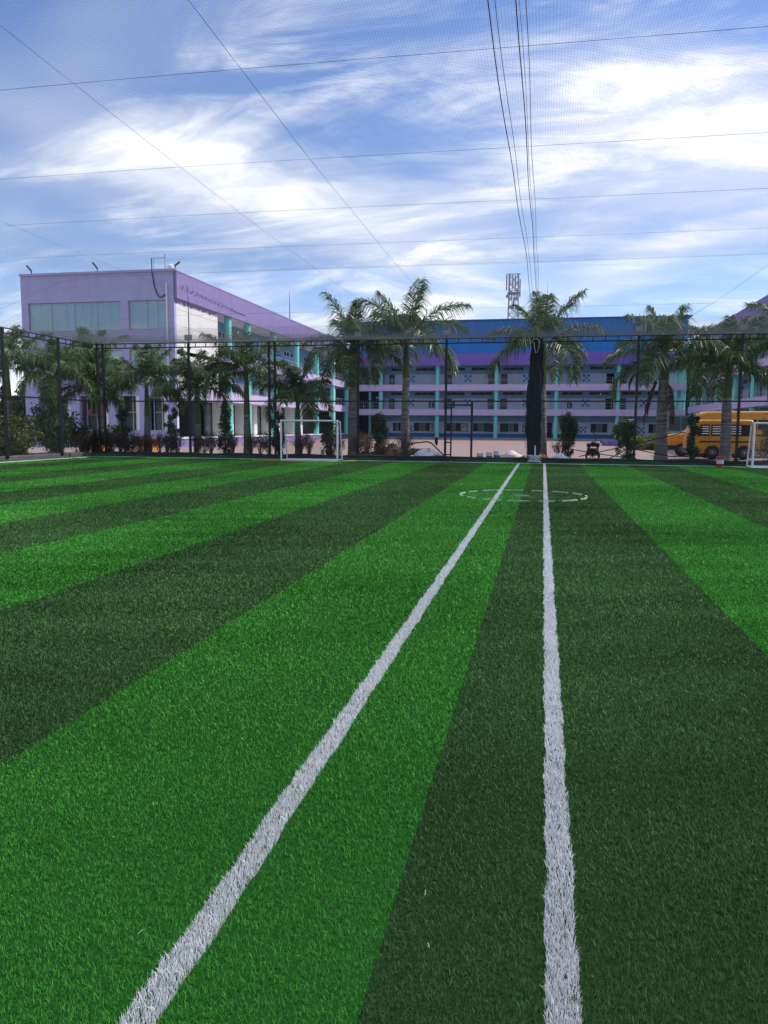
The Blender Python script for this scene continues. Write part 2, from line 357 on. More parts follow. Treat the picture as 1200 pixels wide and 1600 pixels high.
for _ in range(12):                                         # pale loose fibres lying on the pile
    y = 1.6+5.5*random.random()**1.5; x = random.uniform(-.7*y, .27*y); a = random.uniform(0, 3.14); l = random.uniform(.015, .035); z = .028
    dx, dy = math.cos(a)*l, math.sin(a)*l; nx, ny = -math.sin(a)*.0012, math.cos(a)*.0012
    sv += [(x-nx, y-ny, z), (x+nx, y+ny, z), (x+dx*.5+nx, y+dy*.5+ny, z+.006), (x+dx*.5-nx, y+dy*.5-ny, z+.006), (x+dx, y+dy, z)]
    stt += [(o, o+1, o+2), (o, o+2, o+3), (o+3, o+2, o+4)]; o += 5
lf = link('loose_fibres', np_mesh('loose_fibres', np.array(sv), np.array(stt)), mat('straw', (.24, .32, .17), var=.3)); lf['kind'] = 'stuff'
lf['label'] = 'pale loose fibres scattered on the turf'; lf['category'] = 'fibres'

# ------------------------------------------------------------------ kerb round the pitch
M_kerb = mat('kerb_face', (0.016, 0.020, 0.020), rough=0.85, var=0.4, scale=2.5, bump=0.5)
M_kturf = mat('kerb_turf', (0.012, 0.075, 0.022), rough=0.9, var=0.5, scale=18, bump=0.6)
def kerb(name, a, b, label_out):
    a = Vector(a); b = Vector(b); d = (b-a).normalized(); nrm = Vector((-d.y, d.x)); n = 40; secs = []
    for i in range(n+1):
        p = a.lerp(b, i/n); h = .255 + .018*math.sin(i*1.7)+.012*math.sin(i*4.3); e = .02*math.sin(i*2.3)
        ring = [(-.02, 0), (e*.4, h*.55), (.03+e, h*.92), (.09, h), (.26, h-.01), (.30, h*.8), (.30, 0)]
        secs.append([(p.x+nrm.x*u, p.y+nrm.y*u, v) for u, v in ring])
    k = MB().loft(secs).build(name, M_kerb, smooth=True); struct(k)
    s2 = []
    for i in range(n+1):
        p = a.lerp(b, i/n); h = .12+.05*math.sin(i*.9+1)+.03*math.sin(i*2.9)
        s2.append([(p.x+nrm.x*u, p.y+nrm.y*u, v) for u, v in [(-.045, 0.001), (-.035, h*.6), (-.022+.0, h), (.02, h), (.02, .001)]])
    MB().loft(s2).build('turf_skirt', M_kturf, k, smooth=True); return k
kerb('kerb', (-20.95, 33.05), (14, 33.05), '')
M_kerb_l = M_conc
kl = MB().box(-21.35, -20.95, 4, 33.05, 0, .22).build('kerb', mat('dark_concrete', (.10, .10, .095), rough=.9, var=.3, scale=2, bump=.4), bevel=.02); struct(kl)

# ------------------------------------------------------------------ net cage: fences, roof net, cables
FY = 33.4
def truss(b, p0, p1, z0, z1, step, w=.05):
    p0 = Vector((*p0, 0)); p1 = Vector((*p1, 0)); L_ = (p1-p0).length; n = max(2, int(L_/step))
    for z in (z0, z1): b['chord'].append(((p0.x, p0.y, z), (p1.x, p1.y, z)))
    for i in range(n+1):
        q = p0.lerp(p1, i/n); b['web'].append(((q.x, q.y, z0), (q.x, q.y, z1)))
def fence(name, label, pts, posts, zt, doubles=()):
    t = thing(name, label, 'fence', (pts[0][0], pts[0][1], 0))
    for (x, y) in posts:
        MB().box(x-.047, x+.047, y-.047, y+.047, .15, zt).build('post', M_black, t)
        MB().box(x-.11, x+.11, y-.11, y+.11, .24, .262).build('base_plate', M_black, t)
    for (x, y) in doubles:
        MB().box(x-.045, x+.045, y-.045, y+.045, .15, zt).build('post', M_black, t)
        k = MB()
        for z in np.arange(.6, zt-.2, .45): k.bar((x, y, z), (x+.26 if x > -20 else x-.02, y, z+.02), .03)
        k.build('lattice', M_black, t)
    (x0, y0), (x1, y1) = pts
    MB().bar((x0, y0, 2.62), (x1, y1, 2.62), .06).build('mid_rail', M_black, t)
    MB().bar((x0, y0, zt), (x1, y1, zt), .05).build('top_chord', M_black, t)
    MB().bar((x0, y0, zt-.2), (x1, y1, zt-.2), .05).build('bottom_chord', M_black, t)
    L_ = math.hypot(x1-x0, y1-y0); n = int(L_/.5)
    for i in range(n+1):
        s = i/n; x = x0+(x1-x0)*s; y = y0+(y1-y0)*s
        MB().bar((x, y, zt-.2), (x, y, zt), .03).build('web_bar', M_black, t)
    # netting on the outside of the posts: knotted square mesh
    st = .042; r = .0010; u = Vector((x1-x0, y1-y0, 0))/L_; nn = Vector((-u.y, u.x, 0))*.07
    V, F = [], []
    def rib(a, b, side):
        o = len(V); V.extend([a-side*r, a+side*r, b+side*r, b-side*r]); F.append((o, o+1, o+2, o+3))
    for i in range(int(L_/st)):
        p = Vector((x0, y0, 0))+u*i*st+nn; rib(p+Vector((0, 0, .22)), p+Vector((0, 0, zt)), u)
    for i in range(int((zt-.22)/st)):
        p = Vector((x0, y0, .22+i*st))+nn; rib(p, p+u*L_, Vector((0, 0, 1)))
    MB().add(V, F).build('netting', M_net, t)
    return t
far_posts = [(x, FY) for x in (-20.45, -16.1, -12.2, -8.07, -4.16, -.38, 3.72, 7.68, 11.7)]
ff = fence('net_fence', 'black steel fence with ladder truss top along the far end of the pitch', [(-20.8, FY), (13.5, FY)], far_posts, 5.28, [(-20.75, FY), (-11.92, FY)])
left_posts = [(-20.95, y) for y in (30.7, 27.1, 23.4, 19.7, 16.0)]
lf_ = fence('net_fence', 'black steel fence with ladder truss top along the left side of the pitch', [(-20.95, 12.0), (-20.95, FY-.1)], left_posts, 5.28)

ZC = [(-2, 6.75), (8, 6.62), (14, 6.56), (20, 6.58), (25.2, 6.62), (33.4, 5.29)]                       # taut cables
ZY = ZC[:4] + [(24.9, 6.58), (26.0, 6.2), (27.0, 5.82), (28.0, 5.50), (29.0, 5.29), (30.0, 5.16), (31.0, 5.145), (32.0, 5.18), (32.8, 5.235), (33.4, 5.285)]   # the slack net below them
def edge_z(x, z):
    e = min(1.0, max(0.0, (x+20.9)/5.0)); return 5.285+(z-5.285)*e*e*(3-2*e)
def net_z(x, y): return edge_z(x, float(np.interp(y, [a for a, _ in ZY], [b for _, b in ZY])))
def cable_z(x, y): return float(np.interp(y, [a for a, _ in ZC], [b for _, b in ZC])) if x > -20.95 else 5.3
roof = thing('roof_net', 'fine black square-mesh net roofing the pitch against the sky', 'net', (0, FY, 5.3))
def roof_net():
    st = .042; r = .00075; V, F = [], []
    def line(pts, tri=True):
        o = len(V); n = len(pts)
        for i, p in enumerate(pts):
            V.extend([(p[0]-r, p[1]-r, p[2]-r*.6), (p[0]+r, p[1]+r, p[2]-r*.6), (p[0], p[1], p[2]+r*1.1)])
        for i in range(n-1):
            a = o+3*i
            for j in range(3): F.append((a+j, a+(j+1) % 3, a+3+(j+1) % 3, a+3+j))
    yy = [4, 8, 12, 16, 20, 23, 24.9, 25.5, 26, 26.5, 27, 27.5, 28, 28.5, 29, 29.5, 30, 30.5, 31, 31.5, 32, 32.4, 32.8, 33.1, 33.4]
    for i in range(int(33.4/st)):
        x = -20.9+i*st; line([(x, y, net_z(x, y)+.02*math.sin(x*1.3+y*.7)*(1 if y < 32 else 0)) for y in yy if y > -1.15*x-16 and y > 4*x-40 or y > 24])
    xx = [-20.9, -20, -19, -18, -17, -16, -12, -8, -4, 0, 4, 8, 12.4]
    for i in range(int(29.4/st)):
        y = 4+i*st; xs = [x for x in xx if x > -1.15*y-6 and x < .45*y+6]
        line([(x, y, net_z(x, y)+.02*math.sin(x*1.3+y*.7)*(1 if y < 32 else 0)) for x in xs])
    MB().add(V, F).build('netting', M_net, roof)
    V.clear(); F.clear(); r = .0008                       # spare net folded back double along the far truss
    for i in range(int(33.4/st)):
        x = -20.88+i*st; line([(x, y, net_z(x, y)+.05+.04*math.sin(x*.9)*math.sin(x*.37+y)) for y in (28.9, 29.5, 30, 30.5, 31, 31.5, 32, 32.4, 32.8, 33.1, 33.35)])
    for i in range(int(4.45/st)):
        y = 28.9+i*st; line([(x, y, net_z(x, y)+.05+.04*math.sin(x*.9)*math.sin(x*.37+y)) for x in np.linspace(-20.9, 12.4, 60)])
    MB().add(V, F).build('folded_edge', M_net, roof)
roof_net()
M_cable = mat('cable', (.03, .032, .05), rough=.5, var=.2)
for y, sag in ((11.05, .10), (14.75, .07), (18.1, .05), (21.6, .12), (24.9, .06), (29.5, .03), (7.4, .05)):
    MB().tube([(x, y+.12*math.sin(x*.21), edge_z(x, cable_z(x, y))+.012-sag*math.sin((x+20.9)/33.3*math.pi)*.3) for x in np.linspace(-20.9, 12.4, 26)], .0027, 5).build('cross_cable', M_cable, roof)
for x, za, zb in ((-4.16, 6.5, 5.3), (-8.07, 7.75, 7.05), (-16.1, 8.3, 7.4)):
    pts = []
    for y in np.linspace(2, 33.38, 24):
        u = (y-2)/31.38; z = za+(zb-za)*u-.22*math.sin(math.pi*u)
        if x == -4.16: z = float(np.interp(y, [2, 8.8, 13.6, 20, 25.2, 33.4], [6.6, 6.39, 6.17, 6.05, 5.97, 5.3]))
        pts.append((x, y, z))
    MB().tube(pts, .0031, 5).build('long_cable', M_cable, roof)
for k, (x, xe, r) in enumerate(((-.86, -.50, .0075), (-.76, -.42, .0045), (-.47, -.36, .0075), (-.43, -.33, .003), (-.36, -.28, .0045))):
    o = thing('hanging_rope', ['leftmost thick black rope of the overhead bundle', 'thin black rope beside the leftmost thick overhead rope', 'right thick black rope of the overhead bundle', 'faintest thin rope running just behind the right thick overhead rope', 'rightmost thin black rope of the overhead bundle'][k], 'rope', (xe, 33.3, 5.3))
    MB().tube([(x+(xe-x)*(y/33.3)**1.5 + .012*math.sin(y*.9+k), y, cable_z(x, y)-.03-.02*k) for y in np.linspace(1, 33.3, 40)], r, 6).build('rope', M_cable, o)

for x, h, l in ((-8.07, 1.8, 'thin cable mast above the post left of the tallest palm'), (-16.1, 2.1, 'thin cable mast above the post in front of the cream wall')):
    t = thing('cable_mast', l, 'mast', (x, FY+.09, 5.0)); MB().tube([(x, FY+.09, 4.9), (x, FY+.09, 5.3+h*.5), (x, FY+.06, 5.28+h)], [.03, .022, .012], 6).build('mast', M_black, t); MB().box(x-.05, x+.05, FY+.05, FY+.13, 5.0, 5.08).build('clamp', M_black, t)

sw = thing('service_wire', 'faint wire running from the blue roof corner out over the right edge', 'wire', (16.9, 99.5, 15.0))
MB().tube([(16.9-13.4*u, 99.5-104.5*u, 15.0-10.7*u-1.2*math.sin(math.pi*u)*.3) for u in np.linspace(0, .96, 20)], [.012]*8+[.006]*6+[.003]*6, 5).build('wire', M_cable, sw)

# gathered net curtain tied at the post
def curtain():
    t = thing('net_curtain', 'black net curtain gathered into a bundle hanging down the middle post', 'net', (-.42, 33.22, .2))
    secs = []; n = 40
    for i in range(34):
        s = i/33; z = 5.2 - s*4.97; w = np.interp(s, [0, .06, .3, .62, .78, .86, 1], [.14, .21, .25, .28, .28, .24, .21]); cx = np.interp(s, [0, .3, .62, .8, 1], [-.36, -.38, -.42, -.42, -.40])
        ring = []
        for j in range(n):
            a = 2*math.pi*j/n; f = 1 + .15*math.sin(a*7+3.6*s)+.10*math.sin(a*13+s*4)+.12*math.sin(a*3+s*9)+.09*math.sin(s*23+a)+.06*math.sin(s*51+2*a)
            ring.append((cx+w*f*math.cos(a), 33.22+w*.42*f*math.sin(a), z+.02*math.sin(a*5)))
        secs.append(ring)
    MB().loft(secs).build('netting', mat('bunched_net', (.016, .018, .024), rough=.9, var=.6, scale=9, bump=.9, stretch=(6, 6, .5)), t, smooth=True)
    # loose outer layer of net
    V, F = [], []; r = .0014
    for j in range(60):
        a = 2*math.pi*j/60; pts = []
        for i in range(12):
            s = i/11; z = 5.0-s*4.6; w = np.interp(s, [0, .3, .7, .85, 1], [.14, .29, .38, .36, .24]); pts.append((-.40+w*math.cos(a)*(1+.08*math.sin(3*a+5*s)), 33.22+w*.45*math.sin(a), z))
        for p, q in zip(pts[:-1], pts[1:]):
            o = len(V); V += [(p[0]-r, p[1], p[2]), (p[0]+r, p[1], p[2]), (q[0]+r, q[1], q[2]), (q[0]-r, q[1], q[2])]; F.append((o, o+1, o+2, o+3))
    MB().add(V, F).build('loose_layer', M_net, t)
    w = thing('white_rope', 'white rope knotted round the top of the gathered net curtain', 'rope', (-.4, 33.0, 4.5))
    MB().tube([(-.55, 33.02, 5.05), (-.50, 33.0, 5.16), (-.36, 32.99, 5.17), (-.26, 33.0, 5.08), (-.27, 32.99, 4.8), (-.33, 32.98, 4.62), (-.40, 32.98, 4.6), (-.44, 32.98, 4.75), (-.47, 33.0, 5.0), (-.62, 33.0, 5.05), (-.72, 33.15, 5.35)], .008, 6).build('rope', M_whitem, w)
    w = thing('white_rope', 'white rope tangle lying on the kerb below the net curtain', 'rope', (-.4, 33.0, .2))
    p = [Vector((-.52, 32.95, .25))]
    for i in range(46): p.append(Vector((-.33+.30*math.sin(i*2.4+.3), 32.93+.05*math.cos(i*1.9), max(.06, .22+.15*math.sin(i*1.13)))))
    MB().tube(p, .008, 5).build('rope', M_whitem, w)
    w = thing('white_rag', 'white rag hanging on the lower net curtain above the kerb', 'cloth', (-.33, 32.95, .3))
    MB().prism([(-.33, .28), (-.29, .26), (-.275, .5), (-.29, .76), (-.325, .80), (-.335, .6)], 32.93, 32.97).build('cloth', M_whitem, w, bevel=.012)
curtain()

# gate frame beside a post
gt = thing('gate_frame', 'open black steel gate frame with short ladder rungs beside a fence post', 'gate', (-3.6, 33.3, .2))
MB().box(-3.06, -2.97, 33.27, 33.36, .15, 2.6).build('gate_post', M_black, gt)
MB().box(-4.1, -3.06, 33.28, 33.35, 2.42, 2.49).build('lintel', M_black, gt)
MB().box(-3.93, -3.87, 33.28, 33.34, .2, 2.42).build('gate_post', M_black, gt)
for z in (.32, .85, 1.6, 2.34): MB().box(-4.11, -3.93, 33.29, 33.33, z-.025, z+.025).build('rung', M_black, gt)

# floodlights on the posts and on the roof
def floodlight(x, y, z, label):
    t = thing('floodlight', label, 'floodlight', (x, y, z), 'floodlights on the fence posts')
    MB().box(x-.03, x+.03, y-.03, y+.03, z, z+.1).build('bracket', M_black, t)
    MB().box(x-.17, x+.17, y-.06, y+.06, z+.1, z+.34).build('housing', mat('lamp_housing', (.10, .10, .11), rough=.5), t, bevel=.015)
    MB().box(x-.145, x+.145, y-.068, y-.061, z+.125, z+.315).build('lens', mat('lamp_lens', (.30, .32, .33), rough=.25), t)
for x, l in ((-20.5, 'grey floodlight box on the far left corner post of the fence'), (-16.1, 'grey floodlight box on the post in front of the cream wall'), (-8.07, 'grey floodlight box on the post among the tall palms left of centre'), (-4.16, 'grey floodlight box on the post by the gate frame'), (3.72, 'grey floodlight box on the post right of the curtain palm'), (7.68, 'grey floodlight box on the rightmost post in view')):
    floodlight(x, FY, 5.3, l)

# ------------------------------------------------------------------ goals
def goal(x0, x1, label, dense):
    t = thing('football_goal', label, 'goal', ((x0+x1)/2, 32.3, 0), 'small football goals')
    y0, y1, h = 31.95, 32.75, 1.74; r = .04
    for x in (x0, x1):
        MB().tube([(x, y0, 0.02), (x, y0, h)], r, 10).build('post', M_whitem, t, smooth=True)
        MB().tube([(x, y0, h), (x, y1-.35, h-.05), (x, y1, .05), (x, y0, .05)], .03, 8).build('side_frame', M_whitem, t, smooth=True)
    MB().tube([(x0-.03, y0, h), (x1+.03, y0, h)], r, 10).build('crossbar', M_whitem, t, smooth=True)
    MB().tube([(x0, y1, .05), (x1, y1, .05)], .03, 8).build('ground_bar', M_whitem, t, smooth=True)
    MB().tube([(x0, y0, .04), (x1, y0, .04)], .03, 8).build('ground_bar', M_whitem, t, smooth=True)
    V, F = [], []; r = .0016 if not dense else .004; st = .05 if not dense else .075
    def rib(a, b, sd):
        o = len(V); V.extend([Vector(a)-sd*r, Vector(a)+sd*r, Vector(b)+sd*r, Vector(b)-sd*r]); F.append((o, o+1, o+2, o+3))
    X = Vector((1, 0, 0)); Z = Vector((0, .3, 1)).normalized()
    for x in np.arange(x0, x1, st): rib((x, y1-.35, h-.05), (x, y1, .05), X); rib((x, y0, h), (x, y1-.35, h-.05), X)
    for s in np.arange(0, 1, st/1.75): rib((x0, y1-.35*s, .05+(h-.1)*s), (x1, y1-.35*s, .05+(h-.1)*s), Z)
    for x in (x0, x1):
        for s in np.arange(0, 1, st/1.0): rib((x, y0+(y1-y0)*s, .05), (x, y0+(y1-.35-y0)*s, h-.03), Vector((0, 1, 0)))
        for s in np.arange(0, 1, st/1.75): rib((x, y0, h*s), (x, y1-.35*s, .05+(h-.1)*s), Vector((0, 0, 1)))
    MB().add(V, F).build('goal_net', M_net if not dense else mat('pale_net', (.20, .21, .18), var=.2), t)
goal(-11.15, -8.62, 'small white football goal at the far end left of centre', False)
goal(7.95, 10.5, 'small white football goal cut by the right edge of the picture', True)

# ------------------------------------------------------------------ buildings
def wall_holes(x0, x1, z0, z1, y0, y1, holes):
    """wall in the XZ plane with rectangular openings"""
    b = MB(); xs = sorted({x0, x1, *[h[0] for h in holes], *[h[1] for h in holes]}); zs = sorted({z0, z1, *[h[2] for h in holes], *[h[3] for h in holes]})
    for i in range(len(zs)-1):
        run = None
        for j in range(len(xs)-1):
            cx, cz = (xs[j]+xs[j+1])/2, (zs[i]+zs[i+1])/2
            solid = not any(h[0] < cx < h[1] and h[2] < cz < h[3] for h in holes)
            if solid: run = [xs[j], xs[j+1]] if run is None else [run[0], xs[j+1]]
            if (not solid or j == len(xs)-2) and run: b.box(run[0], run[1], y0, y1, zs[i], zs[i+1]); run = None
    return b
def window(b, x0, x1, y, z0, z1, n, parent, open_=None, m=None):
    """framed window looking towards -Y: frame with n separate panes"""
    f = MB(); w = .035
    f.box(x0, x1, y-.05, y, z0, z0+w).box(x0, x1, y-.05, y, z1-w, z1)
    for i in range(n+1):
        x = x0+(x1-x0-w)*i/n; f.box(x, x+w, y-.052, y-.002, z0+w, z1-w)
    fr = f.build('window', M_wframe, parent); s = (x1-x0-w)/n
    for i in range(n):
        MB().box(x0+w+s*i, x0+s*(i+1), y-.03, y-.012, z0+w, z1-w).build('pane', m[i % len(m)] if m else M_glass, fr)
    return fr
def central():
    t = thing('school_building', 'long three-storey school building with blue roof cladding across the courtyard', 'building', (-4.3, 100, 0))
    Yc, Yw = 100.0, 102.2; xl, xr = -25.0, 16.9
    MB().box(-21.0, xr, Yw, Yw+10, -.05, 10.8).build('wall', M_wallp, t)
    MB().box(-28.5, -21.0, Yw+4, Yw+10, -.05, 10.8).build('stair_wall', M_dark_in, t)  # shade of the stair void carried by the dark colour
    MB().box(-21.3, -21.0, Yc+.3, Yw+4, -.05, 9.4).build('stair_side_wall', M_wallb, t)
    MB().box(-28.5, -25.0, Yw+2.3, Yw+2.6, -.05, 11.8).build('corner_wall', M_dark_in, t)  # both corner walls coloured dark for the shade in the gallery corners
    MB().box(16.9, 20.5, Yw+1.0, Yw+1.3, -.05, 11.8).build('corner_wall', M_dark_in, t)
    MB().box(xl, xr, Yc-1.2, Yw, -.05, .2).build('plinth', M_conc, t)
    for z0, z1 in ((3.04, 3.8), (6.19, 6.97)):
        MB().box(xl, xr, Yc-.35, Yw, z0, z1-.45).build('floor_slab', M_lav, t)
        MB().box(xl, xr, Yc-.35-.012, Yc-.20, z0-.004, z1).build('parapet', M_lav, t)
    for z0, z1 in ((2.25, 3.04), (5.3, 6.19), (8.45, 9.37)):
        MB().box(-21.0, xr, Yw-.02, Yw, z0, z1).build('blue_band', M_wallb, t)
    MB().box(-21.0, xr, Yw-.03, Yw, .2, .72).build('dado', M_stripe, t)
    MB().box(xl, xr, Yc-.7, Yw, 9.37, 9.5).build('soffit', M_wallb, t)
    MB().box(xl, xr, Yc-.75, Yc-.6, 9.37, 10.9).build('fascia', M_eave, t)
    b = MB(); n = 150; V, F = [], []
    for i in range(n*4+1):
        x = xl+(16.7-xl)*i/(n*4); dy = (0, 0, .05, .05)[i % 4]; V += [(x, Yc-.55-dy, 10.9), (x, Yc-.55-dy, 14.95)]
    for i in range(n*4): F.append((2*i, 2*i+2, 2*i+3, 2*i+1))
    b.add(V, F); b.build('cladding', M_blue, t)
    MB().box(xl, 17.15, Yc-.8, Yw+10, 14.95, 15.05).build('roof_sheet', mat('roof_edge', (.12, .13, .16), rough=.5), t)
    MB().box(16.55, 16.7, Yc-.5, Yw+9.5, 10.9, 14.95).build('side_cladding', M_blue, t)
    MB().box(xl, -24.8, Yc-.5, Yw+9.5, 10.9, 14.95).build('side_cladding', M_blue, t)
    cols = [-21.07, -13.57, -6.0, 1.52, 8.97, 15.75]
    for x in cols+[16.6, -24.7]:
        MB().tube([(x, Yc+.05, .2), (x, Yc+.05, 9.4)], .27, 14).build('column', M_turq, t, smooth=True)
    MB().tube([(-23.2, Yc+3.2, .2), (-23.2, Yc+3.2, 9.4)], .2, 10).build('column', M_turq, t, smooth=True)
    pm = [M_glass, mat('pane_curtain', (.10, .115, .12), rough=.3), M_glass]
    def rail(x0, x1, z):
        k = MB()
        for dz in (.05, .42, .85): k.bar((x0, Yc-.15, z+dz), (x1, Yc-.15, z+dz), .026)
        n = max(2, int((x1-x0)/.25))
        for i in range(n+1): x = x0+(x1-x0)*i/n; k.bar((x, Yc-.15, z), (x, Yc-.15, z+.85), .05 if i % 5 == 0 else .012)
        k.build('railing', M_rail, t)
    for fl, z in ((1, 3.8), (2, 6.97)):
        rail(-24.6, -21.35, z)
        for i in range(5):
            a, c = cols[i]+.27, cols[i+1]-.27; w = c-a
            rail(a, c, z)
            zt = 6.19 if fl == 1 else 9.37
            for f0, f1 in ((.06, .44), (.55, .95)):
                if i == 0 and f0 < .1: f0 = .10
                window(None, a+w*f0, a+w*f1, Yw-.03, zt-.5, zt-.06, 3, t)
            d0, d1 = ((.02, .145), (.86, .985))[i % 2 == 1] if i else (.06, .17)
            doors = [(d0, d1)] if i != 1 else [(.05, .19), (.86, .985)]
            if i in (3,): doors.append((.85, .985))
            for q0, q1 in doors:
                dr = MB().box(a+w*q0, a+w*q1, Yw-.05, Yw-.001, z-.44, z+1.45).build('door', M_door, t)
                MB().box(a+w*q0+.03, a+w*q1-.03, Yw-.062, Yw-.051, z+.72, z+.78).build('door_rail', M_frame, dr)
            if fl == 1 and i in (0, 1, 3): window(None, a+w*.83 if i == 0 else a+w*.16, a+w*.95 if i == 0 else a+w*.26, Yw-.005, z+.25, z+1.25, 2, t)
            k = MB(); cx = a+w*.49; cz = z+.9; s = .3
            for dx, dz in ((-1, 1), (1, 1), (0, 0), (-1, -1), (1, -1)): k.box(cx+dx*s-s/2, cx+dx*s+s/2, Yw-.02, Yw-.0005, cz+dz*s-s/2, cz+dz*s+s/2)
            k.build('tile_pattern', M_stripe, t)
    # ground floor
    for i in range(5):
        a, c = cols[i]+.27, cols[i+1]-.27; w = c-a
        for f0, f1, n in ((.09, .37, 3), (.60, .90, 3)):
            if i == 0: f0, f1 = (.14, .30) if f0 < .2 else (.55, .88)
            window(None, a+w*f0, a+w*f1, Yw-.03, .95, 2.1, n, t, m=pm)
        k = MB(); cx = a+w*(.47 if i != 1 else .98); cz = 1.3; s = .26
        for dx, dz in ((-1, 1), (1, 1), (0, 0), (-1, -1), (1, -1)): k.box(cx+dx*s-s/2, cx+dx*s+s/2, Yw-.02, Yw-.0005, cz+dz*s-s/2, cz+dz*s+s/2)
        if i != 2: k.build('tile_pattern', M_stripe, t)
    MB().box(-.45, 1.1, Yw-.06, Yw-.001, .2, 2.2).build('door', M_dark_in, t)
    # ceiling lamps, wall fans and AC boxes glimpsed in the galleries
    for x, z in ((-22.0, 5.4), (7.0, 5.85), (14.1, 5.85)): MB().lathe([(.03, -.16), (.13, -.1), (.15, 0), (.1, .1), (.03, .14)], (x, Yw-.3, z), 10).build('lamp_globe', mat('lamp_globe', (.8, .8, .78), rough=.3), t, smooth=True)
    MB().box(3.4, 4.2, Yw-.3, Yw-.06, 4.75, 5.25).build('air_conditioner', M_frame, t)
    return t
central()
for x, w, l in ((-14.6, .55, 'small framed notice left of the gate frame on the ground-floor wall'), (-10.2, 1.0, 'pale poster board on the ground-floor wall seen through the gate frame'), (-6.75, .9, 'dark notice board left of the turquoise column beyond the gate frame'), (-5.2, .7, 'dark notice board right of the turquoise column beyond the gate frame'), (-2.2, .95, 'framed picture board on the ground-floor wall left of the net curtain')):
    t = thing('notice_board', l, 'notice board', (x, 102.0, 1.4)); dk = 'dark' in l
    MB().box(x-w/2, x+w/2, 102.08, 102.16, .95, 2.05).build('frame', mat('board_frame', (.06, .05, .045), rough=.5), t)
    MB().box(x-w/2+.06, x+w/2-.06, 102.06, 102.078, 1.02, 1.98).build('sheet', mat('board_dark', (.05, .055, .075), var=.5, scale=5) if dk else mat('board_pale', (.42, .35, .33), var=.55, scale=4), t)

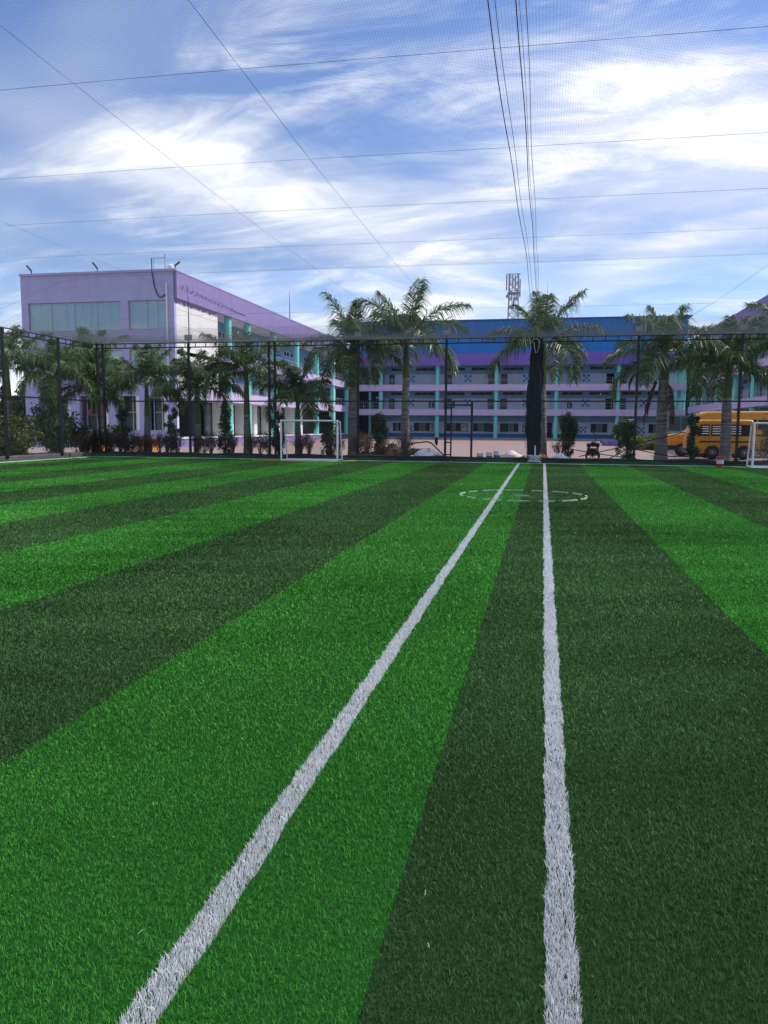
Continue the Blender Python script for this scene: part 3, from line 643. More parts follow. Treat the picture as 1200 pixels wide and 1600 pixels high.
def wing(side, X, label, full):
    """gallery wing running along Y; side=+1: gallery faces +X (left wing), -1: faces -X (right wing)"""
    s = side; Y0, Y1 = 50.0, 99.5
    t = thing('school_wing', label, 'building', (X-s*6, 75, 0)); Xw = X-s*2.2; Xo = X-s*11.85
    def bx(name, xa, xb, y0, y1, z0, z1, m, p=None): return MB().box(min(xa, xb), max(xa, xb), y0, y1, z0, z1).build(name, m, p or t)
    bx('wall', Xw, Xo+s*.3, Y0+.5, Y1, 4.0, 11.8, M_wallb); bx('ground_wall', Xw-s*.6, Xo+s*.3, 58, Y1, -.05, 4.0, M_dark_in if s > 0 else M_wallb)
    bx('plinth', X+s*.15, Xo+s*.3, Y0+.3, Y1, -.05, .55, M_purple)
    bx('plinth_top', X+s*.2, Xo+s*.35, Y0+.35, Y1, .55, .62, M_cream)
    for z0, z1 in ((3.4, 4.15), (6.45, 7.18)):
        y0 = 57.3 if s > 0 else Y0
        bx('floor_slab', X, Xw, Y0+.3, Y1, z0, z1-.45, M_lav); bx('parapet', X+s*.17, X+s*.02, y0 if z0 > 4 or s < 0 else Y0+.1, Y1, z0-.005, z1, M_lav)
    bx('fascia', X+s*.25, X+s*.08, Y0-.05, Y1, 10.2, 12.0, M_purple)
    bx('soffit', X+s*.08, Xw, Y0+.3, Y1, 10.3, 10.42, M_cream)
    bx('roof_slab', X+s*.28, Xo, Y0-.1, Y1, 12.0, 12.07, M_gable)
    bx('outer_wall', Xo, Xo+s*.3, Y0+.3, Y1, -.05, 11.95, M_gable)
    cy = (59.7, 63.9, 70.4, 77.45, 84.6, 91.4, 98.2) if s > 0 else (57, 64, 71.1, 77.6, 85, 92.2, 98.9)
    for y in cy: MB().tube([(X-s*.2, y, .6), (X-s*.2, y, 10.3)], .30, 14).build('column', M_turq, t, smooth=True)
    ys = list(cy)
    for fl, z in ((1, 4.15), (2, 7.18)):
        for a, b in zip(ys[:-1], ys[1:]):
            k = MB()
            for dz in (.08, .45, .85): k.bar((X-s*.02, a+.3, z+dz), (X-s*.02, b-.3, z+dz), .028)
            n = int((b-a)/.3)
            for i in range(n+1): y = a+.3+(b-a-.6)*i/n; k.bar((X-s*.02, y, z), (X-s*.02, y, z+.85), .045 if i % 6 == 0 else .012)
            k.build('railing', M_rail, t)
            bx('lower_wall', Xw+s*.02, Xw, a+.2, b-.2, z-.44, z+1.1, M_wallp)
            m = (a+b)/2
            for y in (m-1.5, m-.6, m+.7, m+1.6):
                w = bx('window', Xw+s*.06, Xw, y-.37, y+.37, z+1.75, z+2.3, M_frame); bx('pane', Xw+s*.075, Xw+s*.061, y-.31, y+.31, z+1.81, z+2.24, M_glass, w)
            d = bx('door', Xw+s*.08, Xw, b-1.6, b-.6, z-.44, z+1.6, M_door); bx('door_rail', Xw+s*.09, Xw+s*.081, b-1.55, b-.65, z+.7, z+.76, M_frame, d)
            w = bx('window', Xw+s*.07, Xw+s*.021, m-2.2, m-.4, z-.1, z+1.0, M_frame)
            for q in range(3): bx('pane', Xw+s*.085, Xw+s*.071, m-2.14+q*.58, m-1.62+q*.58, z-.04, z+.94, M_glass, w)
    # ground storey: cream piers with dark openings between them
    for a, b in zip(ys[:-1], ys[1:]):
        if a > 84 and s > 0: continue
        for f in (.28, .62): bx('pier', Xw+s*1.0, Xw, a+(b-a)*f, a+(b-a)*f+.75, .6, 3.4, M_cream if s > 0 else M_wallb)
        bx('opening', Xw-s*.1, Xw-s*.3, a+.2, b-.2, .6, 3.3, M_room)
    if not full:
        bx('end_wall', X, Xo, Y0, Y0+.3, -.05, 11.95, M_gable); return t
    # stair block clad in cream with a purple top whose lower edge is ragged
    bx('stair_wall', X, X-s*.3, Y0+.3, 57.25, 4.15, 10.21, M_cream)
    for z in (5.6, 7.0, 8.4, 9.5): bx('panel_joint', X+s*.004, X, Y0+.3, 57.2, z, z+.03, mat('joint', (.42, .40, .37), var=.1))
    random.seed(5); V = []; n = 90
    for i in range(n+1):
        y = Y0-.02+i*7.2/n; d = .05+.20*abs(math.sin(i*.23+.3)*math.sin(i*.41))+.10*random.random() - .12*max(0, 1-i/6)
        if i > 84: d = .02
        V += [(X+s*.249, y, 10.21), (X+s*.03, y, 10.18-d), (X+s*.005, y, 10.18-d)]
    F = []
    for i in range(n): a = 3*i; F += [(a, a+3, a+4, a+1), (a+1, a+4, a+5, a+2)]
    MB().add(V, F).build('ragged_edge', M_purple, t)
    # raised cursive strokes of the worn wall lettering along the fascia
    M_let = mat('letter_purple', (.13, .10, .24), rough=.6)
    lr = random.Random(8)
    for i in range(13):
        y = 50.35+i*.78; z = 11.0-.02*i; k = MB(); hgt = .62 if i in (0, 1) else .34
        for q in range(3):
            y0 = y+q*.2; a = hgt*lr.uniform(.5, 1); c = lr.uniform(-.1, .15)
            k.tube([(X+s*.265, y0+u*(.34+c), z+a*(u-.45)+.10*math.sin(u*5+q*2+i)) for u in (0, .2, .4, .6, .8, 1)], [.006, .02, .026, .02, .012, .005], 5)
        k.build('letter', M_let, t)
    MB().tube([(X+s*.27, 60.0, 10.75), (X+s*.27, 62.4, 10.72)], .025, 5).build('letter', M_let, t)
    # gable end facing the pitch
    G0, G1 = Xo, X
    up_w = [(-36.4, -29.15), (-28.55, -25.75)]
    holes = [(a, b, 8.1, 10.1) for a, b in up_w] + [(a, b, 4.75, 6.75) for a, b in up_w] + [(-35.9, -33.3, 1.16, 3.55), (-32.6, -30.3, 1.16, 3.55), (-29.7, -27.9, 1.16, 3.55), (-27.3, -25.75, 1.16, 3.55)]
    wall_holes(G0, G1, -.05, 12.0, Y0, Y0+.3, holes).build('end_wall', M_gable, t)
    bx('parapet_cap', G0-.06, G1+.2, Y0-.06, Y0+.36, 12.075, 12.16, M_gable)
    for (a, b, z0, z1) in holes[:4]:
        n = 40*int(b-a); V, F = [], []
        gaps = [.395, .66] if b-a > 5 else [.30, .74]
        for i in range(n+1):
            u = i/n; x = a+(b-a)*u; d = .05*math.sin(u*(b-a)*9)+.03*math.sin(u*(b-a)*23+1); V += [(x, Y0+.36+d, z0-.1), (x, Y0+.36+d*.6, z1+.1)]
        F = [(2*i, 2*i+2, 2*i+3, 2*i+1) for i in range(n) if not any(abs((i+.5)/n-g) < .006 for g in gaps)]
        MB().add(V, F).build('curtain', M_curt, t, smooth=True)
        bx('room_shade', a-.05, b+.05, Y0+.55, Y0+.6, z0-.1, z1+.1, M_dark_in)  # dark sheet behind the curtain gaps holds the room's shade in its colour
        f = MB(); k = max(2, int((b-a)/1.8)); f.box(a, b, Y0+.10, Y0+.14, z1-.05, z1).box(a, b, Y0+.10, Y0+.14, z0, z0+.05)
        for i in range(k+1): x = a+(b-a-.05)*i/k; f.box(x, x+.05, Y0+.098, Y0+.142, z0+.05, z1-.05)
        w = f.build('window', mat('window_steel', (.30, .33, .36), rough=.4), t)
        for i in range(k): bx('pane', a+.05+(b-a-.05)*i/k, a+(b-a-.05)*(i+1)/k, Y0+.115, Y0+.121, z0+.05, z1-.05, M_clear, w)
    for (a, b, z0, z1) in holes[4:]:
        bx('opening', a-.1, b+.1, Y0+1.4, Y0+1.45, z0-.2, z1+.2, M_room)
        bx('pier', b-.28, b, Y0+.02, Y0+.9, z0+.0, z1-.01, M_cream)
        f = MB(); f.box(a, b-.28, Y0+.9, Y0+.95, 2.4, 2.46)
        for x in (a, (a+b)/2-.15): f.box(x, x+.06, Y0+.9, Y0+.95, z0, z1)
        f.build('window', M_frame, t)
    bx('red_board', -31.9, -30.75, Y0-.05, Y0-.005, 2.15, 2.6, mat('red_board', (.20, .025, .035), rough=.5))
    bx('drain_pipe', X-.55, X-.45, Y0-.12, Y0-.02, 4.4, 11.2, M_whitem)
    k = MB().tube([(X-1.55, Y0-.08, 12.9), (X-1.55, Y0-.08, 12.0), (X-1.4, Y0-.06, 11.0), (X-1.2, Y0-.05, 10.45), (X-1.0, Y0-.05, 10.25), (X-.75, Y0-.05, 10.35), (X-.5, Y0-.05, 10.55)], .035, 5); k.build('hose', M_black, t)
    bx('corner_white', X+.01, X+.04, Y0+.02, Y0+.30, .6, 4.0, M_whitem)
    return t
M_room = mat('veranda_glass', (.15, .185, .18), rough=.25, var=.4, scale=1.5)
def clear_glass():
    m = bpy.data.materials.new('window_glass'); m.use_nodes = True; N = m.node_tree.nodes; L = m.node_tree.links; N.remove(N['Principled BSDF'])
    g = N.new('ShaderNodeBsdfGlossy'); g.inputs['Roughness'].default_value = .03; tr = N.new('ShaderNodeBsdfTransparent'); tr.inputs['Color'].default_value = (.78, .86, .86, 1)
    mx = N.new('ShaderNodeMixShader'); mx.inputs[0].default_value = .18; L.new(tr.outputs[0], mx.inputs[1]); L.new(g.outputs[0], mx.inputs[2]); L.new(mx.outputs[0], N['Material Output'].inputs['Surface']); return m
M_clear = clear_glass()
wing(1, -25.1, 'purple and lavender school wing with tall gable end on the left', True)
wing(-1, 17.3, 'purple and lavender school wing in shade at the right edge', False)

# ---- small things on the roofs
def roof_lamp(x, y, z, dx, dz, label):
    t = thing('roof_floodlight', label, 'floodlight', (x, y, z), 'floodlights on the left wing roof')
    MB().tube([(x, y, z), (x, y, z+.25)], .035, 6).build('stem', M_black, t)
    MB().bar((x-dx*.1, y, z+.2), (x+dx*.8, y-.1, z+.2+dz*.8), .09, .13).build('housing', mat('lamp_housing', (.10, .10, .11)), t, bevel=.02)
roof_lamp(-36.1, 50.1, 12.15, -.35, .5, 'dark roof floodlight at the far left end of the gable parapet')
roof_lamp(-30.9, 50.1, 12.15, -.35, .55, 'dark roof floodlight in the middle of the gable parapet')
roof_lamp(-25.0, 50.1, 12.15, .5, .3, 'dark roof floodlight at the peak corner of the gable parapet')
ra = thing('roof_pipework', 'thin pipe frame and tank fittings on the gable roof corner', 'pipes', (-26, 50.6, 12.1))
MB().tube([(-26.65, 50.2, 12.1), (-26.65, 50.2, 12.95), (-25.8, 50.2, 12.95), (-25.8, 50.2, 12.1)], .03, 6).build('pipe', M_grey, ra)
MB().tube([(-25.8, 50.2, 12.9), (-25.8, 50.2, 13.2)], .03, 6).build('pipe', M_grey, ra)
MB().lathe([(.22, 0), (.25, .1), (.25, .42), (.12, .55)], (-25.75, 50.9, 12.1), 12).build('tank', M_whitem, ra, smooth=True)
for p, h, l in (((-25.5, 76.0, 12.05), 3.0, 'thin lightning rod on the sloping roofline of the left wing'), ((.05, 103, 15.05), 5.2, 'lightning rod on the blue roof behind the curtain palm')):
    t = thing('lightning_rod', l, 'lightning rod', p); x, y, z = p
    MB().tube([(x, y, z), (x, y, z+h*.5), (x, y, z+h)], [.07, .05, .015], 6).build('rod', M_grey, t)
    MB().lathe([(.14, 0), (.14, .05), (.08, .12)], p, 8).build('base', M_grey, t)

def tower():
    c = (-7.0, 170.0); H = 34.0
    t = thing('telecom_tower', 'steel lattice telecom tower with panel antennas behind the blue roof', 'tower', (c[0], c[1], 0)); m = mat('tower_steel', (.30, .31, .36), rough=.5, metal=.3, var=.2)
    w = lambda z: np.interp(z, [0, 22, H], [3.2, 1.15, .85])
    for sx in (-1, 1):
        for sy in (-1, 1): MB().tube([(c[0]+sx*w(z), c[1]+sy*w(z), z) for z in (0, 11, 22, H)], .11, 6).build('leg', m, t)
    k = MB(); zs = np.arange(0, H, 1.6)
    for z0, z1 in zip(zs[:-1], zs[1:]):
        a, b = w(z0), w(z1)
        for sy in (-1, 1):
            k.bar((c[0]-a, c[1]+sy*a, z0), (c[0]+b, c[1]+sy*b, z1), .09); k.bar((c[0]+a, c[1]+sy*a, z0), (c[0]-b, c[1]+sy*b, z1), .09); k.bar((c[0]-a, c[1]+sy*a, z0), (c[0]+a, c[1]+sy*a, z0), .09)
            k.bar((c[0]+sy*a, c[1]-a, z0), (c[0]+sy*b, c[1]+b, z1), .08)
    k.build('bracing', m, t)
    for x, z, h in ((-1.45, 30.4, 3.2), (-.95, 30.2, 3.4), (-.2, 30.8, 2.8), (.35, 30.2, 3.3), (1.0, 30.6, 3.2), (1.35, 29.0, 3.6), (.7, 28.6, 2.2), (-.4, 28.4, 2.0), (.1, 27.0, 1.4)):
        MB().box(c[0]+x-.14, c[0]+x+.14, c[1]-1.5, c[1]-1.3, z, z+h).build('antenna_panel', m, t, bevel=.02)
    for x, z in ((-1.2, 29.2), (.3, 28.6), (-.2, 26.8)): MB().tube([(c[0]+x, c[1]-1.6, z), (c[0]+x, c[1]-1.25, z)], .38, 14).build('dish', m, t)
    MB().box(c[0]-1.5, c[0]+1.4, c[1]-1.3, c[1]-1.2, 33.7, 33.85).build('top_rail', m, t)
    MB().box(c[0]-1.3, c[0]+1.3, c[1]-1.3, c[1]+1.3, 29.9, 30.0).build('platform', m, t)
tower()

# ------------------------------------------------------------------ palms
def frond_mesh(Lf, e0, droop, seed, plume=.9, nl=80, leaf=.55, twist=0.0):
    """one feather leaf in the XZ plane (out along +X): rachis plus two ranks of leaflets set at many angles"""
    r = np.random.default_rng(seed); ns = 18; a = e0; p = np.zeros(3); P = [p.copy()]; A = [a]; side = 0
    for i in range(ns):
        s = (i+.5)/ns; a = e0 - droop*s**1.25; p = p + np.array([math.cos(a), math.sin(twist)*s*.5, math.sin(a)])*Lf/ns; P.append(p.copy()); A.append(a)
    P = np.array(P); A = np.array(A); V, T, vv = [], [], []
    for i in range(ns):                                           # rachis: three-sided taper
        for e in (i, i+1):
            w = .028*(1-.8*e/ns)+.004; V += [P[e]+[0, -w, 0], P[e]+[0, w, 0], P[e]+[0, 0, -w*1.2]]; vv += [.95]*3
        o = len(V)-6
        for j in range(3): T += [(o+j, o+(j+1) % 3, o+3+(j+1) % 3), (o+j, o+3+(j+1) % 3, o+3+j)]
    for sgn in (-1, 1):
        for k in range(nl):
            s = .16+.84*(k+r.uniform(-.3, .3))/nl; s = min(.995, max(.12, s)); q = s*ns; i = min(ns-1, int(q)); f = q-i
            b = P[i]*(1-f)+P[i+1]*f; an = A[i]*(1-f)+A[i+1]*f
            t = np.array([math.cos(an), 0, math.sin(an)]); n = np.array([-math.sin(an), 0, math.cos(an)]); y = np.array([0, sgn, 0])
            l = leaf*(.35+.75*math.sin(math.pi*min(1, s*.86+.10)))*r.uniform(.8, 1.15)
            el = r.choice([-.45, -.05, .4])*plume+r.normal(0, .10); fwd = .38+.5*s
            d = y*math.cos(el)+n*math.sin(el)+t*fwd; d /= np.linalg.norm(d)
            m = b+d*l*.45; g = np.array([0, 0, -1.0]); d2 = d*.62+g*r.uniform(.55, 1.0); d2 /= np.linalg.norm(d2); e = m+d2*l*.7
            wv = np.cross(d, r.normal(0, 1, 3)); wv = wv/np.linalg.norm(wv)*.021
            o = len(V); V += [b-wv*.6, b+wv*.6, m+wv, m-wv, e]; T += [(o, o+1, o+2), (o, o+2, o+3), (o+3, o+2, o+4)]; v = float(np.clip(r.normal(.5, .22), 0, 1)); vv += [v]*5
    return np_mesh('frond', np.array(V), np.array(T), np.array(vv))
def palm(label, x, y, grey, shaft, r0, L_, seed, n=13, lean=0.0, skirt=0, young=False, hang=.0, bias=0.0, bulge=1.0):
    rr = random.Random(seed); lean = lean or rr.uniform(-.035, .035); t = thing('royal_palm', label, 'palm tree', (x, y, 0), 'palms along the fence')
    prof = []
    for i in range(61):
        s = i/60; z = s*grey; w = r0*(1+.75*math.exp(-z/.35)*bulge*.8+.12*math.sin(s*3.1)-.18*s)*(1+.022*math.sin(i*2.1)+.008*math.sin(i*.77)); prof.append((w, z))
    tr = MB(); tr.lathe(prof, (0, 0, 0), 14, lambda a, z: 1+.03*math.sin(a*3+z*2)); tr.v = [(px+lean*pz*pz/max(.5, grey), py, pz) for px, py, pz in tr.v]
    tr.build('trunk', M_trunk, t, smooth=True, world=False)
    lx = lean*grey
    cs = [(r0*.84, grey-.02), (r0*.93, grey+.12), (r0*.78, grey+(shaft-grey)*.4), (r0*.55, shaft-.15), (r0*.4, shaft+.15), (.03, shaft+.5)]
    MB().lathe(cs, (lx, 0, 0), 12).build('crownshaft', M_shaft, t, smooth=True, world=False)
    MB().lathe([(r0*.88, grey-.05), (r0*.90, grey-.03), (r0*.90, grey+.005), (r0*.86, grey+.02)], (lx, 0, 0), 14).build('leaf_scar', mat('leaf_scar', (.30, .27, .23), var=.2), t, smooth=True, world=False)
    for i in range(n+1):
        n_ = n+1; u = (i+.5)/n_; e0 = R(87-78*u+rr.uniform(-7, 7)) if i else R(84); dr = R(42+72*u+rr.uniform(-14, 14))+hang
        if i < 2: dr *= .55
        az = i*2.399+seed*1.3+rr.uniform(-.3, .3)
        me = frond_mesh(L_*(rr.uniform(.92, 1.22) if i > 1 else .85), e0, dr, seed*100+i, leaf=.74*L_/2.6+.10)
        o = link('frond', me, M_frond_y if young else M_frond, t); o.location = (lx+.04*math.cos(az), .04*math.sin(az), shaft-.05+.15*(1-u)); o.rotation_euler = (0, 0, az)
    for i in range(skirt):
        az = rr.uniform(0, 6.28) if i else 2.9
        me = frond_mesh(L_*rr.uniform(.65, .9), R(12 if i == 0 else -66), R(112 if i == 0 else 22), seed*100+60+i, leaf=.28, plume=.5)
        o = link('dead_frond', me, M_dead, t); o.location = (lx+r0*.8*math.cos(az), r0*.8*math.sin(az), shaft-.3-.12*i); o.rotation_euler = (0, 0, az)
    return t
PALMS = [
 ('dark palm at the far left edge with greyish hanging fronds', -25.4, 33.2, 2.6, 4.2, .17, 2.5, 1, dict(n=14, skirt=3)),
 ('bright green palm behind the big bushes at far left', -23.1, 33.6, 2.0, 3.8, .15, 2.2, 2, dict(n=14, young=True)),
 ('palm under the long curtained gable window, right of the left fence post', -22.6, 36.0, 2.4, 4.4, .15, 2.25, 3, dict(n=14, young=True)),
 ('slim leaning palm against the corner fence post', -21.9, 34.9, 2.0, 3.1, .13, 2.1, 4, dict(n=11, lean=-.03)),
 ('palm standing in front of the gable end ground floor', -19.15, 35.0, 1.9, 3.5, .15, 2.3, 5, dict(n=13)),
 ('palm in front of the cream wall corner of the left wing', -16.5, 35.0, 1.55, 3.3, .15, 2.2, 6, dict(n=13)),
 ('palm with thick straight trunk left of the double fence post', -13.9, 35.0, 2.0, 4.0, .17, 2.3, 7, dict(n=13)),
 ('short palm with drooping fronds behind the left goal', -11.35, 35.0, 1.85, 2.9, .14, 2.0, 8, dict(n=12, hang=.25)),
 ('left of the two tall palms just right of the left goal', -8.8, 35.5, 3.3, 4.9, .24, 2.75, 9, dict(n=13, bulge=.5)),
 ('tallest palm with pale straight trunk left of the gate frame', -6.4, 36.0, 3.75, 5.4, .185, 3.15, 10, dict(n=14, bulge=.3, hang=.1)),
 ('palm growing directly behind the gathered net curtain', -.05, 35.5, 3.4, 5.1, .20, 2.7, 11, dict(n=13, lean=-.015)),
 ('palm with brown dead fronds hanging on its trunk right of centre', 5.15, 36.0, 3.6, 4.5, .25, 2.75, 12, dict(n=13, skirt=5, bulge=.6)),
 ('palm in front of the parked yellow van', 7.72, 35.5, 2.8, 4.0, .215, 2.6, 13, dict(n=14)),
 ('palm mostly outside the right edge of the picture', 10.6, 36.0, 3.6, 5.1, .2, 2.6, 14, dict(n=13)),
]
for p in PALMS: palm(*p[:8], **p[8])

# ------------------------------------------------------------------ shrubs
def leaf_mesh(name, centers, size, seed):
    r = np.random.default_rng(seed); n = len(centers); c = np.asarray(centers, float)
    a = r.normal(0, 1, (n, 3)); a /= np.linalg.norm(a, axis=1)[:, None]; b = np.cross(a, r.normal(0, 1, (n, 3))); b /= np.linalg.norm(b, axis=1)[:, None]
    l = size*r.uniform(.6, 1.3, n)[:, None]; V = np.stack([c-a*l, c+b*l*.42, c+a*l, c-b*l*.42], 1).reshape(-1, 3); i = np.arange(n)[:, None]*4
    T = np.concatenate([i+[0, 1, 2], i+[0, 2, 3]], 0); return np_mesh(name, V, T, np.repeat(np.clip(r.normal(.5, .25, n), 0, 1), 4))
def blob(r, n, c, rad, clumps=22, spread=.30):
    """leaves in clumps scattered over an ellipsoid's outer half"""
    d = r.normal(0, 1, (clumps, 3)); d /= np.linalg.norm(d, axis=1)[:, None]; cl = d*r.uniform(.55, 1.0, (clumps, 1)); k = r.integers(0, clumps, n)
    p = cl[k]+r.normal(0, spread, (n, 3))*.55; return p*np.array(rad)+np.array(c)
M_leaf = {'dark': mat('leaf_dark', (.055, .100, .034), var=.55, alpha_v=True, rough=.5, translucent=.2), 'olive': mat('leaf_olive', (.125, .150, .034), var=.55, alpha_v=True, rough=.5, translucent=.25),
          'cyp': mat('leaf_cypress', (.055, .085, .034), var=.6, alpha_v=True, rough=.6, translucent=.1), 'yg': mat('leaf_yellowgreen', (.16, .19, .025), var=.5, alpha_v=True, rough=.5, translucent=.25),
          'dry': mat('leaf_dry', (.100, .066, .044), var=.6, alpha_v=True, rough=.7, translucent=.15), 'far': mat('leaf_far', (.05, .085, .028), var=.6, alpha_v=True, rough=.6, translucent=.2)}
M_stem = mat('stem', (.075, .055, .042), rough=.9, var=.3)
def shrub(name, label, cat, x, y, blobs, mk, size, seed, stem_h, group=None, extra=None):
    r = np.random.default_rng(seed); t = thing(name, label, cat, (x, y, 0), group)
    P = np.concatenate([blob(r, n, c, rad, cl) for n, c, rad, cl in blobs]); P[:, 2] = np.maximum(P[:, 2], .03)
    link('foliage', leaf_mesh('foliage', P, size, seed), M_leaf[mk], t)
    b = MB(); b.tube([(0, 0, 0), (.02, .01, stem_h*.5), (-.01, 0, stem_h)], [.045, .035, .015], 7)
    for i in range(7):
        z = stem_h*(.15+.11*i); a = i*2.4; q = .35*blobs[0][2][0]/.35*.6; b.tube([(0, 0, z), (math.cos(a)*q*.5, math.sin(a)*q*.5, z+.15), (math.cos(a)*q, math.sin(a)*q, z+.35)], [.018, .012, .006], 5)
    b.build('stem', M_stem, t, world=False)
    return t
shrub('topiary', 'cloud-pruned dark topiary right of the corner fence post', 'topiary', -19.95, 34.2, [(1500, (0, 0, 1.95), (.36, .3, .33), 14), (1200, (-.05, 0, 1.2), (.44, .3, .34), 14), (1100, (.05, 0, .6), (.4, .3, .4), 14)], 'dark', .045, 31, 1.9)
shrub('topiary', 'cloud-pruned dark topiary at the lit corner of the gable end', 'topiary', -17.5, 34.2, [(1100, (0, 0, 2.1), (.30, .28, .42), 12), (1200, (.05, 0, 1.35), (.36, .3, .36), 14), (1300, (0, 0, .65), (.42, .3, .45), 14)], 'dark', .045, 32, 2.0)
shrub('cypress', 'narrow ragged cypress shrub between two palms by the turquoise columns', 'shrub', -14.85, 34.5, [(1600, (0, 0, 2.05), (.28, .25, .7), 18), (1800, (.02, 0, 1.0), (.36, .3, .85), 20)], 'cyp', .055, 33, 2.3)
shrub('cypress', 'dark shrub squeezed against the double fence post', 'shrub', -12.15, 34.4, [(1500, (0, 0, 1.6), (.38, .3, .6), 16), (1300, (.05, 0, .7), (.3, .28, .6), 16)], 'cyp', .055, 34, 1.9)
fs = shrub('cypress', 'dark shrub with a yellow flower head seen through the left goal', 'shrub', -9.95, 35.0, [(1700, (0, 0, 1.45), (.40, .3, .55), 16), (1200, (0, 0, .7), (.32, .28, .6), 16)], 'cyp', .055, 35, 1.8)
rq = np.random.default_rng(77); link('flower', leaf_mesh('flower', blob(rq, 160, (.42, -.2, 1.15), (.13, .12, .2), 6), .06, 78), mat('yellow_petal', (.55, .45, .03), var=.3), fs)
shrub('juniper', 'upright brownish juniper shrub between the two tall palms', 'shrub', -7.4, 35.0, [(2300, (0, 0, 1.72), (.30, .27, .45), 22), (2300, (-.02, 0, 1.15), (.36, .3, .5), 24), (1200, (0, 0, .55), (.24, .2, .5), 14)], 'cyp', .05, 36, 2.0)
shrub('juniper', 'egg-shaped clipped juniper right of the curtain palm', 'shrub', 1.1, 35.0, [(3200, (0, 0, 1.60), (.40, .34, .58), 34), (2200, (0, 0, 1.05), (.33, .30, .55), 24), (900, (0, 0, .55), (.20, .2, .4), 12)], 'cyp', .045, 37, 1.9)
shrub('young_tree', 'dark leafy young tree behind the post right of the egg-shaped juniper', 'shrub', 3.55, 34.6, [(1300, (.05, 0, 1.35), (.42, .35, .5), 18), (1300, (-.05, 0, .6), (.38, .3, .55), 16)], 'dark', .055, 38, 1.7)
shrub('cypress', 'dark upright shrub in front of the yellow van nose', 'shrub', 6.3, 34.9, [(1500, (0, 0, 1.6), (.30, .27, .55), 15), (1400, (-.02, 0, .85), (.32, .28, .6), 16)], 'cyp', .055, 39, 2.0)
shrub('bush', 'dense dark shrub behind the goal at the right edge', 'bush', 9.75, 35.0, [(4200, (0, 0, 1.05), (.95, .5, .95), 34)], 'dark', .06, 48, 1.6)
shrub('bush', 'large olive-green bush behind the left side fence', 'bush', -24.0, 31.4, [(5200, (0, 0, .95), (1.25, .9, .95), 46), (2000, (-.9, .3, .75), (.8, .7, .8), 24)], 'olive', .075, 40, 1.4)
shrub('bush', 'tall dark bush rising behind the olive bush at far left', 'bush', -23.6, 34.0, [(4200, (0, 0, 1.5), (1.1, .8, 1.0), 40)], 'dark', .08, 41, 2.0)
shrub('bush', 'dark bush right of the left side fence post', 'bush', -22.1, 32.2, [(3400, (0, 0, .95), (.65, .6, .9), 30)], 'dark', .07, 42, 1.4)
shrub('bush', 'dark bush cut by the left edge of the picture', 'bush', -25.6, 32.2, [(3400, (0, 0, 1.3), (.9, .8, 1.2), 30)], 'dark', .08, 43, 1.8)
shrub('bush', 'small dark bush between the left fence post and the slim leaning palm', 'bush', -22.35, 34.3, [(2200, (0, 0, .75), (.7, .5, .7), 22)], 'dark', .06, 47, 1.0)
shrub('bush', 'leafy bush in front of the red board under the gable', 'bush', -21.5, 35.6, [(1700, (0, 0, .9), (.7, .5, .6), 18)], 'olive', .06, 44, 1.0)
shrub('hedge', 'low yellow-green clipped hedge left of the bus hood', 'hedge', 7.4, 58.0, [(4200, (0, 0, .55), (1.9, .7, .6), 44)], 'yg', .09, 45, .5)
shrub('planter_shrub', 'pale leafy shrub in the courtyard planter right of centre', 'shrub', 7.05, 72.0, [(2600, (0, 0, 1.35), (1.0, .8, 1.0), 30), (1500, (.4, 0, .5), (1.2, .8, .5), 20)], 'far', .12, 46, 1.5)
for x, y, h, w, sd in ((-44, 62, 5.0, 3.2, 50), (-50, 70, 6.0, 4, 51), (-41.5, 55, 3.4, 2.4, 52)):
    lab = {50: 'distant leafy tree left of the gable end', 51: 'taller distant tree at far left behind the palms', 52: 'low distant tree nearest the gable end'}[sd]
    tt = shrub('tree', lab, 'tree', x, y, [(3200, (0, 0, h*.72), (w*.55, w*.5, h*.33), 34)], 'far', .2, sd, h*.75)
# thin dry hedge plants along the kerb
def dry_plant(seed):
    r = random.Random(seed); t = thing('dry_hedge_plant', 'sparse brown hedge plant along the foot of the far fence', 'hedge plant', (0, 0, 0), 'dry hedge plants behind the kerb'); b = MB(); tips = []
    for i in range(26):
        a = r.uniform(0, 6.28); sp = r.uniform(.1, .42); h = r.uniform(.55, 1.0); m = (math.cos(a)*sp*.4, math.sin(a)*sp*.3, h*.5); e = (math.cos(a)*sp, math.sin(a)*sp*.7, h)
        b.tube([(r.uniform(-.1, .1), r.uniform(-.06, .06), 0), m, e], [.010, .008, .003], 4)
        for j in range(4):
            u = r.uniform(.3, 1); q = Vector(m).lerp(Vector(e), u); d = Vector((r.uniform(-.2, .2), r.uniform(-.15, .15), r.uniform(.02, .2))); b.tube([q, q+d], [.006, .002], 3); tips += [q+d, q+d*.5, e]
    b.build('stems', mat('dry_stem', (.085, .045, .035), var=.3), t, world=False)
    rr = np.random.default_rng(seed); P = np.repeat(np.array([list(p) for p in tips]), 3, 0); P = P+rr.normal(0, .05, P.shape)
    link('foliage', leaf_mesh('foliage', P, .028, seed), M_leaf['dry'], t); return t
protos = [dry_plant(s) for s in (61, 62, 63)]; first = [True]*3; random.seed(12)
